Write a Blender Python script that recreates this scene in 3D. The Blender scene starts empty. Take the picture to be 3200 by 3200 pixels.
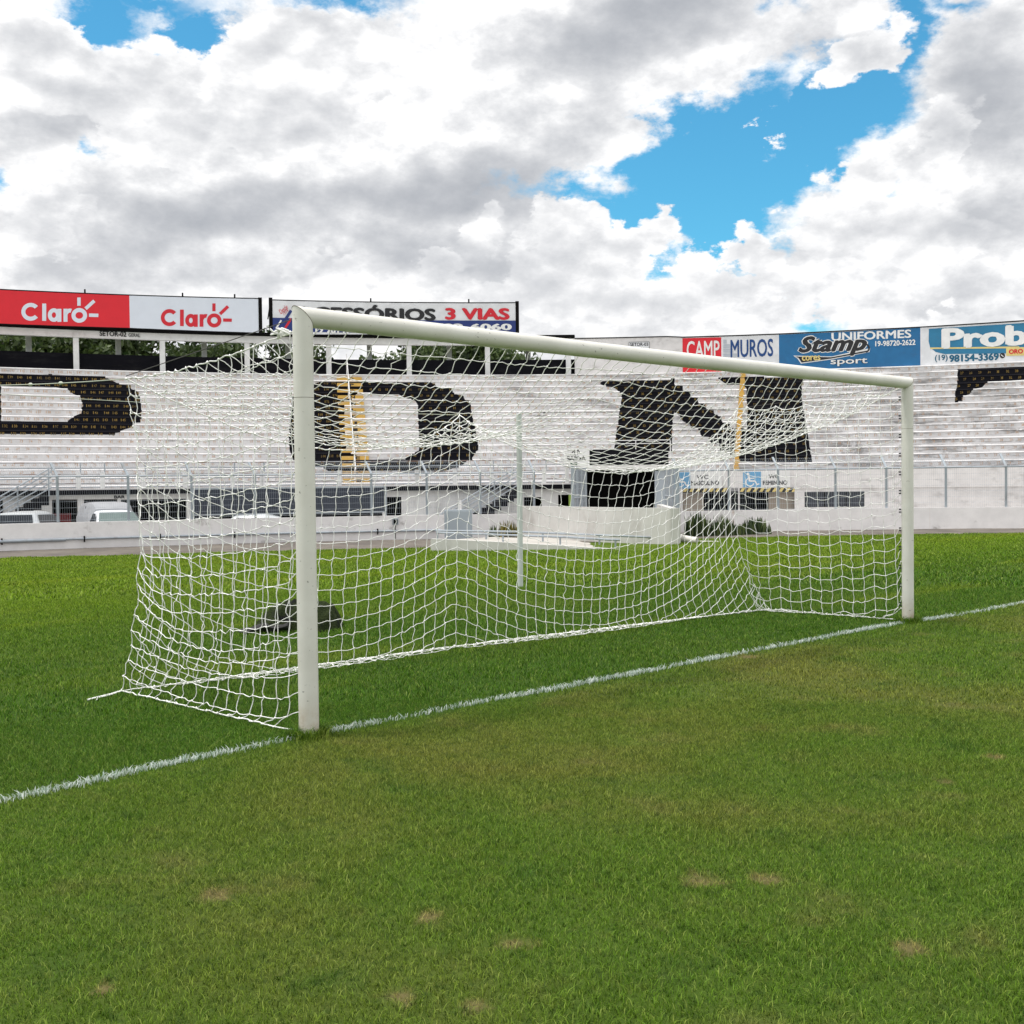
import bpy, bmesh, math, random
import numpy as np
from mathutils import Vector, Matrix
random.seed(7)
rng = np.random.default_rng(7)
R = math.radians
scn = bpy.context.scene
COL = scn.collection

# ------------------------------------------------------------------ camera, sky, sun, exposure
CAMP = np.array([-3.8539, -5.7667, 1.5006])
YAW, PITCH, ROLL, FPX = 0.766952, -0.024888, -0.0114437, 3590.0


def cam_axes():
    f = np.array([math.cos(PITCH) * math.sin(YAW), math.cos(PITCH) * math.cos(YAW), math.sin(PITCH)])
    r0 = np.array([math.cos(YAW), -math.sin(YAW), 0.0])
    u0 = np.cross(r0, f)
    r = math.cos(ROLL) * r0 + math.sin(ROLL) * u0
    u = -math.sin(ROLL) * r0 + math.cos(ROLL) * u0
    return r, u, f


CR, CU, CF = cam_axes()
cam_d = bpy.data.cameras.new('camera')
cam = bpy.data.objects.new('camera', cam_d)
COL.objects.link(cam)
cam.matrix_world = Matrix(((CR[0], CU[0], -CF[0], CAMP[0]), (CR[1], CU[1], -CF[1], CAMP[1]),
                           (CR[2], CU[2], -CF[2], CAMP[2]), (0, 0, 0, 1)))
cam_d.sensor_width = 36
cam_d.lens = 36 * FPX / 3200
cam_d.clip_start = 0.05
cam_d.clip_end = 3000
scn.camera = cam
scn.view_settings.view_transform = 'Standard'
scn.view_settings.look = 'None'
scn.view_settings.gamma = 1
scn.view_settings.use_curve_mapping = False
scn.view_settings.exposure = 0.2
scn.render.resolution_x = scn.render.resolution_y = 1024
scn.cycles.max_bounces = 6
scn.cycles.diffuse_bounces = 3
scn.cycles.transparent_max_bounces = 8

SUN_EL, SUN_AZ = R(74), R(-52)     # azimuth measured from +Y towards +X: sun up and behind the goal, to the left
sun_dir = Vector((math.cos(SUN_EL) * math.sin(SUN_AZ), math.cos(SUN_EL) * math.cos(SUN_AZ), math.sin(SUN_EL)))
sd = bpy.data.lights.new('sun', 'SUN')
sd.energy = 3.0
sd.angle = R(7)
sd.color = (1.0, 0.96, 0.9)
so = bpy.data.objects.new('sun', sd)
so.rotation_euler = sun_dir.to_track_quat('Z', 'Y').to_euler()
so.location = (0, 0, 60)
COL.objects.link(so)


class NB:
    """tiny node-tree builder"""

    def __init__(s, tree):
        s.t = tree
        s.t.nodes.clear()

    def n(s, typ, **kw):
        nd = s.t.nodes.new(typ)
        for k, v in kw.items():
            setattr(nd, k, v)
        return nd

    def link(s, a, b):
        s.t.links.new(a, b)

    def put(s, sock, v):
        if v is None:
            return
        if isinstance(v, bpy.types.NodeSocket):
            s.link(v, sock)
        else:
            sock.default_value = v

    def m(s, op, a, b=None, c=None, clamp=False):
        nd = s.n('ShaderNodeMath', operation=op, use_clamp=clamp)
        s.put(nd.inputs[0], a)
        s.put(nd.inputs[1], b)
        s.put(nd.inputs[2], c)
        return nd.outputs[0]

    def vm(s, op, a, b=None):
        nd = s.n('ShaderNodeVectorMath', operation=op)
        s.put(nd.inputs[0], a)
        s.put(nd.inputs[1], b)
        return nd.outputs['Value'] if op in ('DOT_PRODUCT', 'LENGTH') else nd.outputs['Vector']

    def ss(s, x, lo, hi, a=0.0, b=1.0, typ='SMOOTHSTEP'):
        nd = s.n('ShaderNodeMapRange', interpolation_type=typ)
        s.put(nd.inputs['Value'], x)
        s.put(nd.inputs['From Min'], lo)
        s.put(nd.inputs['From Max'], hi)
        s.put(nd.inputs['To Min'], a)
        s.put(nd.inputs['To Max'], b)
        return nd.outputs[0]

    def noise(s, vec, scale, detail=4.0, rough=0.5, dist=0.0, typ=None):
        nd = s.n('ShaderNodeTexNoise')
        if typ:
            nd.noise_type = typ
        s.put(nd.inputs['Vector'], vec)
        s.put(nd.inputs['Scale'], scale)
        s.put(nd.inputs['Detail'], detail)
        s.put(nd.inputs['Roughness'], rough)
        s.put(nd.inputs['Distortion'], dist)
        return nd.outputs['Fac']

    def mix(s, f, a, b, mode='MIX'):
        nd = s.n('ShaderNodeMix', data_type='RGBA', blend_type=mode)
        s.put(nd.inputs[0], f)
        s.put(nd.inputs[6], a if not isinstance(a, tuple) else (*a[:3], 1))
        s.put(nd.inputs[7], b if not isinstance(b, tuple) else (*b[:3], 1))
        return nd.outputs[2]

    def comb(s, x, y, z):
        nd = s.n('ShaderNodeCombineXYZ')
        s.put(nd.inputs[0], x)
        s.put(nd.inputs[1], y)
        s.put(nd.inputs[2], z)
        return nd.outputs[0]

    def pos(s):
        return s.n('ShaderNodeNewGeometry').outputs['Position']

    def sep(s, v):
        nd = s.n('ShaderNodeSeparateXYZ')
        s.put(nd.inputs[0], v)
        return nd.outputs


def build_world():
    w = bpy.data.worlds.new('World')
    scn.world = w
    w.use_nodes = True
    b = NB(w.node_tree)
    D = b.n('ShaderNodeTexCoord').outputs['Generated']
    fw = (math.sin(YAW), math.cos(YAW), 0)
    rt = (math.cos(YAW), -math.sin(YAW), 0)
    df = b.m('MAXIMUM', b.vm('DOT_PRODUCT', D, fw), 0.12)
    dr = b.vm('DOT_PRODUCT', D, rt)
    dz = b.sep(D)[2]
    u = b.m('DIVIDE', dr, df)
    v = b.m('DIVIDE', dz, df)
    front = b.ss(b.vm('DOT_PRODUCT', D, fw), 0.5, 0.75)
    Ds = b.vm('MULTIPLY', D, (1, 1, 1.7))
    n_big = b.noise(Ds, 5.5, 7, 0.6)
    n_mid = b.noise(b.vm('ADD', Ds, (3.1, 1.7, 0.4)), 14, 6, 0.62)
    n_fine = b.noise(b.vm('ADD', Ds, (0.7, 5.1, 2.4)), 38, 5, 0.65)
    wx = b.m('ADD', b.m('MULTIPLY', b.m('SUBTRACT', n_mid, 0.5), 0.10), b.m('MULTIPLY', b.m('SUBTRACT', n_fine, 0.5), 0.04))
    n_mid2 = b.noise(b.vm('ADD', Ds, (8.3, 2.7, 6.4)), 14, 6, 0.62)
    wy = b.m('ADD', b.m('MULTIPLY', b.m('SUBTRACT', n_mid2, 0.5), 0.10), b.m('MULTIPLY', b.m('SUBTRACT', n_big, 0.5), 0.05))
    uw = b.m('ADD', u, wx)
    vw = b.m('ADD', v, wy)

    def ell(cx, cy, rx, ry, rot, uu, vv):
        # centre and radii given on the photograph's 1932 grid
        u0 = (cx - 966) / 2167
        v0 = (912 - 0.0114 * (cx - 966) - cy) / 2167
        c, s_ = math.cos(R(rot)), math.sin(R(rot))
        du = b.m('SUBTRACT', uu, u0)
        dv = b.m('SUBTRACT', vv, v0)
        p = b.m('ADD', b.m('MULTIPLY', du, c * 2167 / rx), b.m('MULTIPLY', dv, s_ * 2167 / rx))
        q = b.m('ADD', b.m('MULTIPLY', du, -s_ * 2167 / ry), b.m('MULTIPLY', dv, c * 2167 / ry))
        return b.m('SQRT', b.m('ADD', b.m('MULTIPLY', p, p), b.m('MULTIPLY', q, q)))

    holes = [(1350, 285, 230, 110, 34), (1385, 385, 120, 125, 70), (1580, 205, 175, 100, 32), (1235, 345, 130, 50, 20), (1500, 330, 110, 70, 20),
             (1120, 345, 120, 20, 8), (1715, 70, 44, 110, -8), (1610, 235, 130, 48, 25), (1440, 470, 75, 30, 35), (1285, 480, 25, 16, 0),
             (225, 50, 95, 55, -12), (385, 75, 62, 75, -50), (300, 15, 150, 32, 0), (680, 0, 120, 32, 0),
             (1545, 612, 50, 20, 0), (0, 342, 16, 18, 0), (186, 297, 10, 9, 0), (1708, 358, 10, 18, 20), (1800, 25, 40, 16, 0), (1500, 20, 20, 12, 0)]
    H = None
    for h in holes:
        e = b.m('SUBTRACT', 1.0, ell(*h, uw, vw))
        e = b.m('MULTIPLY', e, min(h[2], h[3]) / 55.0)
        H = e if H is None else b.m('SMOOTH_MAX', H, e, 0.12)
    # wisps of cloud inside the blue
    wisp = b.m('SUBTRACT', 1.15, ell(1450, 250, 130, 75, 15, uw, vw))
    H = b.m('SUBTRACT', H, b.m('MULTIPLY', b.m('MAXIMUM', wisp, 0.0), b.ss(n_fine, 0.44, 0.66, 0, 1.5)))
    H = b.m('ADD', H, b.m('MULTIPLY', b.m('SUBTRACT', n_fine, 0.5), 0.55))
    hole_f = b.ss(H, -0.30, 0.42)
    # behind and beside the viewer: the same broken cloud by noise alone
    hole_b = b.ss(n_big, 0.40, 0.33)
    hole = b.m('ADD', b.m('MULTIPLY', hole_f, front), b.m('MULTIPLY', hole_b, b.m('SUBTRACT', 1.0, front)))

    # grey undersides of the far cloud deck
    soft = b.noise(b.vm('ADD', Ds, (1.2, 4.4, 2.2)), 6.5, 3, 0.5)
    soft2 = b.noise(b.vm('ADD', Ds, (6.2, 0.4, 7.2)), 15, 4, 0.5)
    us = b.m('ADD', u, b.m('MULTIPLY', b.m('SUBTRACT', soft2, 0.5), 0.10))
    vs_ = b.m('ADD', v, b.m('MULTIPLY', b.m('SUBTRACT', soft, 0.5), 0.12))
    greys = [(700, 372, 380, 55, 5, .55), (430, 440, 280, 45, -4, .50), (130, 200, 160, 60, 0, .32), (870, 350, 260, 55, 10, .35),
             (1260, 20, 290, 85, 18, .62), (1140, 190, 240, 110, 35, .30), (1850, 190, 150, 170, 0, .62), (1900, 250, 150, 90, 0, .35),
             (1880, 425, 140, 50, 12, .45), (1690, 560, 190, 40, 10, .30), (200, 400, 220, 65, 0, .25), (850, 500, 270, 75, 0, .55), (330, 480, 260, 50, 0, .3),
             (600, 535, 350, 35, 0, .28), (1625, 90, 55, 45, 40, .50), (100, 500, 90, 45, 0, .2), (1900, 600, 160, 30, 5, .3), (520, 240, 120, 60, 0, .14)]
    G = None
    for cx, cy_, rx, ry, rot, a in greys:
        e = ell(cx, cy_, rx * 1.5, ry * 1.5, rot, us, vs_)
        e = b.m('MULTIPLY', b.ss(e, 1.0, 0.0), a)
        G = e if G is None else b.m('ADD', G, e)
    G = b.m('MULTIPLY', b.m('MULTIPLY', G, 1.4), front)
    G = b.m('ADD', G, b.m('MULTIPLY', b.m('SUBTRACT', 1.0, front), 0.3))
    up1 = b.noise(b.vm('ADD', Ds, (3.1 - .008, 1.7, 0.4 + .022)), 14, 6, 0.62)
    relief = b.m('SUBTRACT', up1, n_mid)
    g = b.m('ADD', G, b.m('MULTIPLY', b.m('SUBTRACT', soft, 0.5), 1.1))
    g = b.m('ADD', g, b.m('MULTIPLY', b.m('SUBTRACT', soft2, 0.5), 1.0))
    g = b.m('ADD', g, b.m('MULTIPLY', relief, 1.7))
    g = b.m('ADD', g, 0.04)
    # nearer, sharp-edged cumulus heaps
    b1 = b.noise(b.vm('ADD', Ds, (2.2, 7.1, 3.3)), 17, 1.5, 0.5)
    b2 = b.noise(b.vm('ADD', Ds, (9.2, 1.1, 5.3)), 42, 1.5, 0.5)
    bil = b.m('ADD', b.m('MULTIPLY', b.m('ABSOLUTE', b.m('SUBTRACT', b1, 0.5)), 2.0), b.m('MULTIPLY', b.m('ABSOLUTE', b.m('SUBTRACT', b2, 0.5)), 1.0))
    bil = b.m('SUBTRACT', bil, 0.30)
    heaps = [(1085, 430, 95, 75, 0), (1205, 445, 80, 75, 0), (1000, 500, 70, 60, 0), (1130, 540, 230, 75, 0), (905, 440, 55, 32, 35), (850, 490, 95, 38, 10),
             (700, 505, 45, 24, 0), (585, 505, 55, 34, 15), (1335, 500, 60, 55, 20), (1430, 480, 65, 50, 20), (1400, 560, 180, 55, 0), (1640, 350, 115, 55, 0),
             (1600, 440, 105, 65, 20), (1765, 290, 50, 120, -20), (1750, 440, 130, 80, 0), (1640, 110, 90, 60, 10), (330, 200, 150, 120, -25), (560, 170, 170, 150, 0), (110, 130, 150, 110, -20),
             (80, 420, 90, 75, 0), (440, 590, 260, 40, 0), (1800, 620, 160, 40, 0)]
    C = None
    for h in heaps:
        e = b.m('MULTIPLY', b.m('SUBTRACT', 1.0, ell(*h, uw, vw)), min(h[2], h[3]) / 60.0)
        C = e if C is None else b.m('SMOOTH_MAX', C, e, 0.15)
    C = b.m('ADD', C, b.m('MULTIPLY', bil, 0.8))
    C = b.m('ADD', C, b.m('MULTIPLY', b.m('SUBTRACT', n_fine, 0.5), 0.25))
    hm = b.m('MULTIPLY', b.ss(C, -0.03, 0.2), front)
    b1u = b.noise(b.vm('ADD', Ds, (2.2 - .006, 7.1, 3.3 + .020)), 17, 1.5, 0.5)
    rel2 = b.m('SUBTRACT', b.m('ABSOLUTE', b.m('SUBTRACT', b1u, 0.5)), b.m('ABSOLUTE', b.m('SUBTRACT', b1, 0.5)))
    gh = b.m('ADD', b.m('MULTIPLY', b.m('SUBTRACT', soft2, 0.42), 0.75), b.m('MULTIPLY', rel2, 1.5))
    gh = b.m('ADD', gh, b.m('MULTIPLY', relief, 1.2))
    gh = b.m('ADD', gh, b.m('MULTIPLY', G, 0.35))
    gh = b.m('ADD', gh, b.ss(C, 0.05, 1.0, 0.0, 0.22))
    hk = b.m('MULTIPLY', hm, 0.8)
    g = b.m('ADD', b.m('MULTIPLY', g, b.m('SUBTRACT', 1.0, hk)), b.m('MULTIPLY', gh, hk))
    hole = b.m('MULTIPLY', hole, b.m('SUBTRACT', 1.0, hm))
    g = b.m('MAXIMUM', g, 0.0)
    g = b.m('DIVIDE', b.m('MULTIPLY', g, 1.25), b.m('ADD', g, 0.85))
    cloud = b.mix(g, (0.94, 0.94, 0.945), (0.24, 0.265, 0.31))
    # cloud out of view is boosted, an added fill for walls facing the viewer
    cloud = b.mix(1.0, cloud, b.mix(front, (1.55, 1.53, 1.50), (1.0, 1.0, 1.0)), 'MULTIPLY')
    sky = b.n('ShaderNodeTexSky', sky_type='NISHITA')
    sky.sun_disc = False
    sky.sun_elevation = SUN_EL
    sky.sun_rotation = SUN_AZ
    sky.air_density = 1.0
    sky.dust_density = 0.6
    sky.ozone_density = 2.0
    tint = b.mix(1.0, sky.outputs[0], (0.42, 1.10, 1.18), 'MULTIPLY')
    bg1 = b.n('ShaderNodeBackground')
    b.put(bg1.inputs[0], tint)
    bg1.inputs[1].default_value = 0.12
    bg2 = b.n('ShaderNodeBackground')
    b.put(bg2.inputs[0], cloud)
    bg2.inputs[1].default_value = 1.0
    mx = b.n('ShaderNodeMixShader')
    b.put(mx.inputs[0], hole)
    b.link(bg2.outputs[0], mx.inputs[1])
    b.link(bg1.outputs[0], mx.inputs[2])
    out = b.n('ShaderNodeOutputWorld')
    b.link(mx.outputs[0], out.inputs[0])
    w.cycles.sampling_method = 'MANUAL'
    w.cycles.sample_map_resolution = 512


build_world()

# ------------------------------------------------------------------ helpers
ONLY_SKY = False
O2 = np.array([-0.365, -7.606])          # centre of the curved stand


def ray(x, y):
    """direction of the sight line through a point of the photograph (3200 grid), used to survey the place"""
    return CF + CR * (x - 1600) / FPX - CU * (y - 1600) / FPX


def cy(x, y, r):
    """survey a point on the cylinder of radius r round the stand's centre: (phi, z)"""
    d = ray(x, y)
    c = CAMP[:2] - O2
    a = d[0] ** 2 + d[1] ** 2
    bq = c[0] * d[0] + c[1] * d[1]
    t = (-bq + math.sqrt(bq * bq - a * (c @ c - r * r))) / a
    p = CAMP + t * d
    return math.atan2(p[1] - O2[1], p[0] - O2[0]), p[2]


def at(x, y, d):
    return CAMP + ray(x, y) * d


def gnd(x, y, z=0.0):
    d = ray(x, y)
    return CAMP + d * (z - CAMP[2]) / d[2]


def P(phi, r, z):
    return (O2[0] + r * math.cos(phi), O2[1] + r * math.sin(phi), z)


MATS = {}


def mat(name, col, rough=0.6, metal=0.0, dirt=None, amt=0.35, scale=(1.5, 1.5, 1.5), lo=0.5, hi=0.72, bump=0.0, bscale=40, spec=0.4, var=0.06):
    """painted / plain surface with procedural wear"""
    m = bpy.data.materials.new(name)
    m.use_nodes = True
    b = NB(m.node_tree)
    bs = b.n('ShaderNodeBsdfPrincipled')
    p = b.pos()
    n1 = b.noise(b.vm('MULTIPLY', p, scale), 1.0, 8, 0.62)
    n2 = b.noise(p, 2.3, 5, 0.6)
    c = b.mix(b.ss(n2, 0.3, 0.7), tuple(x * (1 - var) for x in col), tuple(min(1, x * (1 + var)) for x in col))
    if dirt:
        c = b.mix(b.ss(n1, lo, hi, 0, amt), c, dirt)
    b.put(bs.inputs['Base Color'], c)
    bs.inputs['Roughness'].default_value = rough
    bs.inputs['Metallic'].default_value = metal
    bs.inputs['Specular IOR Level'].default_value = spec
    if bump:
        bp = b.n('ShaderNodeBump')
        bp.inputs['Strength'].default_value = bump
        bp.inputs['Distance'].default_value = 0.01
        b.put(bp.inputs['Height'], b.noise(p, bscale, 4, 0.6))
        b.link(bp.outputs[0], bs.inputs['Normal'])
    out = b.n('ShaderNodeOutputMaterial')
    b.link(bs.outputs[0], out.inputs[0])
    MATS[name] = m
    return m


class MB:
    def __init__(s):
        s.v, s.f, s.mi = [], [], []

    def add(s, vs, fs, mi=0):
        o = len(s.v)
        s.v += [tuple(map(float, q)) for q in vs]
        s.f += [tuple(i + o for i in f) for f in fs]
        s.mi += [mi] * len(fs)

    def hexa(s, q, mi=0):
        """8 points: 4 of one face (ccw from outside), 4 opposite"""
        s.add(q, [(0, 1, 2, 3), (7, 6, 5, 4), (0, 4, 5, 1), (1, 5, 6, 2), (2, 6, 7, 3), (3, 7, 4, 0)], mi)

    def box(s, c, d, rz=0.0, mi=0):
        ca, sa = math.cos(rz), math.sin(rz)
        vs = []
        for z in (-.5, .5):
            for x, y in ((-.5, -.5), (.5, -.5), (.5, .5), (-.5, .5)):
                X, Y = x * d[0], y * d[1]
                vs.append((c[0] + X * ca - Y * sa, c[1] + X * sa + Y * ca, c[2] + z * d[2]))
        s.add(vs, [(3, 2, 1, 0), (4, 5, 6, 7), (0, 1, 5, 4), (1, 2, 6, 5), (2, 3, 7, 6), (3, 0, 4, 7)], mi)

    def arc(s, p0, p1, r0, r1, z0, z1, mi=0, seg=None, z0b=None, z1b=None):
        """curved block in stand coordinates, phi p0 (left, larger) to p1; z may differ at the right end"""
        z0b = z0 if z0b is None else z0b
        z1b = z1 if z1b is None else z1b
        seg = seg or max(1, int(abs(p0 - p1) * r1 / 0.8))
        vs, fs = [], []
        for i in range(seg + 1):
            t = i / seg
            p = p0 + (p1 - p0) * t
            a0, a1 = z0 + (z0b - z0) * t, z1 + (z1b - z1) * t
            vs += [P(p, r0, a0), P(p, r1, a0), P(p, r1, a1), P(p, r0, a1)]
        for i in range(seg):
            o = 4 * i
            for k in range(4):
                k2 = (k + 1) % 4
                fs.append((o + k, o + k2, o + 4 + k2, o + 4 + k))
        fs += [(3, 2, 1, 0), (4 * seg, 4 * seg + 1, 4 * seg + 2, 4 * seg + 3)]
        s.add(vs, fs, mi)

    def pbox(s, x0, y0, x1, y1, r, th=0.05, mi=0):
        """curved plate whose front face at radius r was surveyed at those photo corners"""
        xm = (x0 + x1) / 2
        pa, pb = cy(x0, (y0 + y1) / 2, r)[0], cy(x1, (y0 + y1) / 2, r)[0]
        s.arc(pa, pb, r, r + th, cy(xm, y1, r)[1], cy(xm, y0, r)[1], mi)

    def tube(s, pts, rad, n=8, mi=0, cap=True):
        pts = [Vector(p) for p in pts]
        vs, fs = [], []
        up = None
        for i, p in enumerate(pts):
            d = (pts[min(i + 1, len(pts) - 1)] - pts[max(i - 1, 0)]).normalized()
            if up is None or abs(up.dot(d)) > 0.98:
                up = Vector((0, 0, 1)) if abs(d.z) < 0.9 else Vector((1, 0, 0))
            a = d.cross(up).normalized()
            bb = a.cross(d).normalized()
            rr = rad[i] if isinstance(rad, (list, tuple)) else rad
            for k in range(n):
                t = 2 * math.pi * k / n
                vs.append(p + a * (rr * math.cos(t)) + bb * (rr * math.sin(t)))
        for i in range(len(pts) - 1):
            for k in range(n):
                k2 = (k + 1) % n
                fs.append((i * n + k, i * n + k2, (i + 1) * n + k2, (i + 1) * n + k))
        if cap:
            fs.append(tuple(range(n - 1, -1, -1)))
            fs.append(tuple((len(pts) - 1) * n + k for k in range(n)))
        s.add(vs, fs, mi)

    def loft(s, rings, mi=0, cap=True):
        n = len(rings[0])
        vs = [q for rg in rings for q in rg]
        fs = []
        for i in range(len(rings) - 1):
            for k in range(n):
                k2 = (k + 1) % n
                fs.append((i * n + k, i * n + k2, (i + 1) * n + k2, (i + 1) * n + k))
        if cap:
            fs.append(tuple(range(n - 1, -1, -1)))
            fs.append(tuple((len(rings) - 1) * n + k for k in range(n)))
        s.add(vs, fs, mi)

    def build(s, name, mats, parent=None, smooth=False, bevel=0.0, loc=None):
        me = bpy.data.meshes.new(name)
        me.from_pydata(s.v, [], s.f)
        if not isinstance(mats, (list, tuple)):
            mats = [mats]
        for m in mats:
            me.materials.append(m)
        if len(mats) > 1:
            me.polygons.foreach_set('material_index', s.mi)
        bm = bmesh.new()
        bm.from_mesh(me)
        bmesh.ops.recalc_face_normals(bm, faces=bm.faces)
        bm.to_mesh(me)
        bm.free()
        if smooth:
            me.polygons.foreach_set('use_smooth', [True] * len(me.polygons))
            try:
                me.set_sharp_from_angle(angle=R(40))
            except Exception:
                pass
        o = bpy.data.objects.new(name, me)
        COL.objects.link(o)
        if parent:
            o.parent = parent
            o.matrix_parent_inverse = Matrix.Translation(-parent.location) if parent.type == 'EMPTY' else Matrix()
        if bevel:
            md = o.modifiers.new('bevel', 'BEVEL')
            md.width = bevel
            md.segments = 2
            md.limit_method = 'ANGLE'
        return o


def np_mesh(name, V, T, m, attrs=None, smooth=False):
    """triangle mesh straight from numpy"""
    me = bpy.data.meshes.new(name)
    nv, nt, k = len(V), len(T), T.shape[1]
    me.vertices.add(nv)
    me.vertices.foreach_set('co', np.ascontiguousarray(V, dtype=np.float32).ravel())
    me.loops.add(nt * k)
    me.loops.foreach_set('vertex_index', np.ascontiguousarray(T, dtype=np.int32).ravel())
    me.polygons.add(nt)
    me.polygons.foreach_set('loop_start', np.arange(0, nt * k, k, dtype=np.int32))
    if smooth:
        me.polygons.foreach_set('use_smooth', np.ones(nt, dtype=bool))
    me.materials.append(m)
    for an, av in (attrs or {}).items():
        at_ = me.attributes.new(an, 'FLOAT', 'POINT')
        at_.data.foreach_set('value', np.ascontiguousarray(av, dtype=np.float32))
    me.update(calc_edges=True)
    return me


def link(name, me, parent=None):
    o = bpy.data.objects.new(name, me)
    COL.objects.link(o)
    if parent:
        o.parent = parent
        if parent.type == 'EMPTY':
            o.matrix_parent_inverse = Matrix.Translation(-parent.location)
    return o


def empty(name, loc=(0, 0, 0)):
    o = bpy.data.objects.new(name, None)
    o.location = loc
    o.empty_display_size = 0.3
    COL.objects.link(o)
    return o


def tag(o, label=None, cat=None, group=None, kind=None):
    for k, v in (('label', label), ('category', cat), ('group', group), ('kind', kind)):
        if v:
            o[k] = v
    return o


_fc = {}


def text_mesh(body, bold=0.0, res=3, shear=0.0):
    key = (body, bold, res, shear)
    if key not in _fc:
        cu = bpy.data.curves.new('lettering', 'FONT')
        cu.body = body
        cu.offset = bold
        cu.resolution_u = res
        cu.shear = shear
        cu.fill_mode = 'FRONT'
        ob = bpy.data.objects.new('lettering_source', cu)
        me = bpy.data.meshes.new_from_object(ob)
        V = [tuple(q.co) for q in me.vertices]
        F = [tuple(p.vertices) for p in me.polygons]
        bpy.data.objects.remove(ob)
        bpy.data.meshes.remove(me)
        xs = [q[0] for q in V]
        ys = [q[1] for q in V]
        _fc[key] = (V, F, min(xs), max(xs), min(ys), max(ys))
    return _fc[key]


def ctext(mb, body, x0, y0, x1, y1, r, bold=0.03, mi=0, shear=0.0, rot=0.0, res=3):
    """lettering laid on the cylinder of radius r; the box it fills was surveyed in the photograph"""
    V, F, a, b_, c, d = text_mesh(body, 0.0, res, shear)
    pa, za = cy(x0, y1, r)
    pb, zb = cy(x1, y0, r)
    pm = (pa + pb) / 2
    xm = (x0 + x1) / 2
    z0, z1 = cy(xm, y1, r)[1], cy(xm, y0, r)[1]
    W, H = abs(pa - pb) * r, z1 - z0
    # heavier weights by overprinting, each layer a hair nearer
    layers = [(0, 0)] if bold < .008 else [(0, 0), (-bold, 0), (bold, 0), (0, -bold * .8), (0, bold * .8), (-bold * .7, bold * .6), (bold * .7, -bold * .6)]
    for k, (ox, oy) in enumerate(layers):
        vs = []
        for q in V:
            X = ((q[0] + ox - a + bold) / (b_ - a + 2 * bold) - .5) * W
            Y = ((q[1] + oy - c + bold * .8) / (d - c + 1.6 * bold) - .5) * H
            if rot:
                X, Y = X * math.cos(rot) - Y * math.sin(rot), X * math.sin(rot) + Y * math.cos(rot)
            vs.append(P(pm - X / r, r - k * .0005, (z0 + z1) / 2 + Y))
        mb.add(vs, F, mi)


def cpoly(mb, pts, r, mi=0):
    """polygon painted on the cylinder of radius r (photo survey points), cut so that it follows the curve"""
    q = [cy(x, y, r) for x, y in pts]
    bm = bmesh.new()
    bm.faces.new([bm.verts.new((-p * r, z, 0)) for p, z in q])
    xs = [-p * r for p, z in q]
    if max(xs) - min(xs) > .7:
        bmesh.ops.triangulate(bm, faces=bm.faces[:])
        x = math.floor(min(xs) / .5) * .5
        while x < max(xs):
            bmesh.ops.bisect_plane(bm, geom=bm.verts[:] + bm.edges[:] + bm.faces[:], plane_co=(x, 0, 0), plane_no=(1, 0, 0))
            x += .5
    bm.verts.index_update()
    mb.add([P(-v.co.x / r, r, v.co.y) for v in bm.verts], [tuple(v.index for v in f.verts) for f in bm.faces], mi)
    bm.free()


# ------------------------------------------------------------------ materials
M_WHITE = mat('white_wall_paint', (0.66, 0.64, 0.64), 0.8, dirt=(0.22, 0.2, 0.19), amt=0.6, scale=(1.1, 1.1, 2.2), lo=0.52, hi=0.75, bump=0.3)
M_WHITE2 = mat('white_frame_paint', (0.7, 0.7, 0.7), 0.7, dirt=(0.3, 0.29, 0.28), amt=0.4, scale=(2, 2, 1), lo=0.52, hi=0.75)
M_BLACK = mat('black_wall_paint', (0.008, 0.008, 0.011), 0.9, dirt=(0.03, 0.03, 0.03), amt=0.4, scale=(1, 1, 3), spec=.08)
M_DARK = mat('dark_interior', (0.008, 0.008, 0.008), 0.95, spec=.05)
M_GALV = mat('galvanised_steel', (0.34, 0.38, 0.42), 0.5, metal=0.35, dirt=(0.2, 0.19, 0.18), amt=0.5, scale=(4, 4, 1.5))
M_RUST = mat('rusty_grey_pipe', (0.33, 0.34, 0.36), 0.6, metal=0.2, dirt=(0.17, 0.09, 0.06), amt=0.8, scale=(3, 3, 3), lo=0.48, hi=0.6)
M_CONC = mat('concrete_slab', (0.42, 0.4, 0.37), 0.9, dirt=(0.2, 0.18, 0.16), amt=0.6, scale=(1.2, 1.2, 1.2), bump=0.3)
M_APRON = mat('whitewashed_slab', (0.6, 0.56, 0.5), 0.9, dirt=(0.3, 0.27, 0.22), amt=0.6, scale=(1.6, 1.6, 1.6), bump=0.3)
M_ORANGE = mat('seat_number_orange', (0.50, 0.31, 0.19), 0.8, dirt=(0.62, 0.57, 0.54), amt=0.9, scale=(2.5, 2.5, 6), lo=0.45, hi=0.65)
M_GOLD = mat('seat_number_gold', (0.26, 0.17, 0.04), 0.8, dirt=(0.02, 0.02, 0.02), amt=0.9, scale=(2.5, 2.5, 6), lo=0.48, hi=0.66)
M_YEL = mat('yellow_aisle_paint', (0.55, 0.34, 0.08), 0.8, dirt=(0.5, 0.42, 0.3), amt=0.6, scale=(1.5, 1.5, 4))
M_INK = mat('black_lettering', (0.015, 0.015, 0.018), 0.6)
M_RED = mat('red_board_vinyl', (0.62, 0.012, 0.025), 0.5, var=0.03)
M_LGREY = mat('pale_grey_board_vinyl', (0.62, 0.66, 0.74), 0.5, var=0.02)
M_BWHITE = mat('white_board_vinyl', (0.66, 0.67, 0.7), 0.5, dirt=(0.4, 0.4, 0.4), amt=0.3, scale=(1, 1, 1))
M_NAVY = mat('navy_board_vinyl', (0.012, 0.03, 0.16), 0.5)
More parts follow.
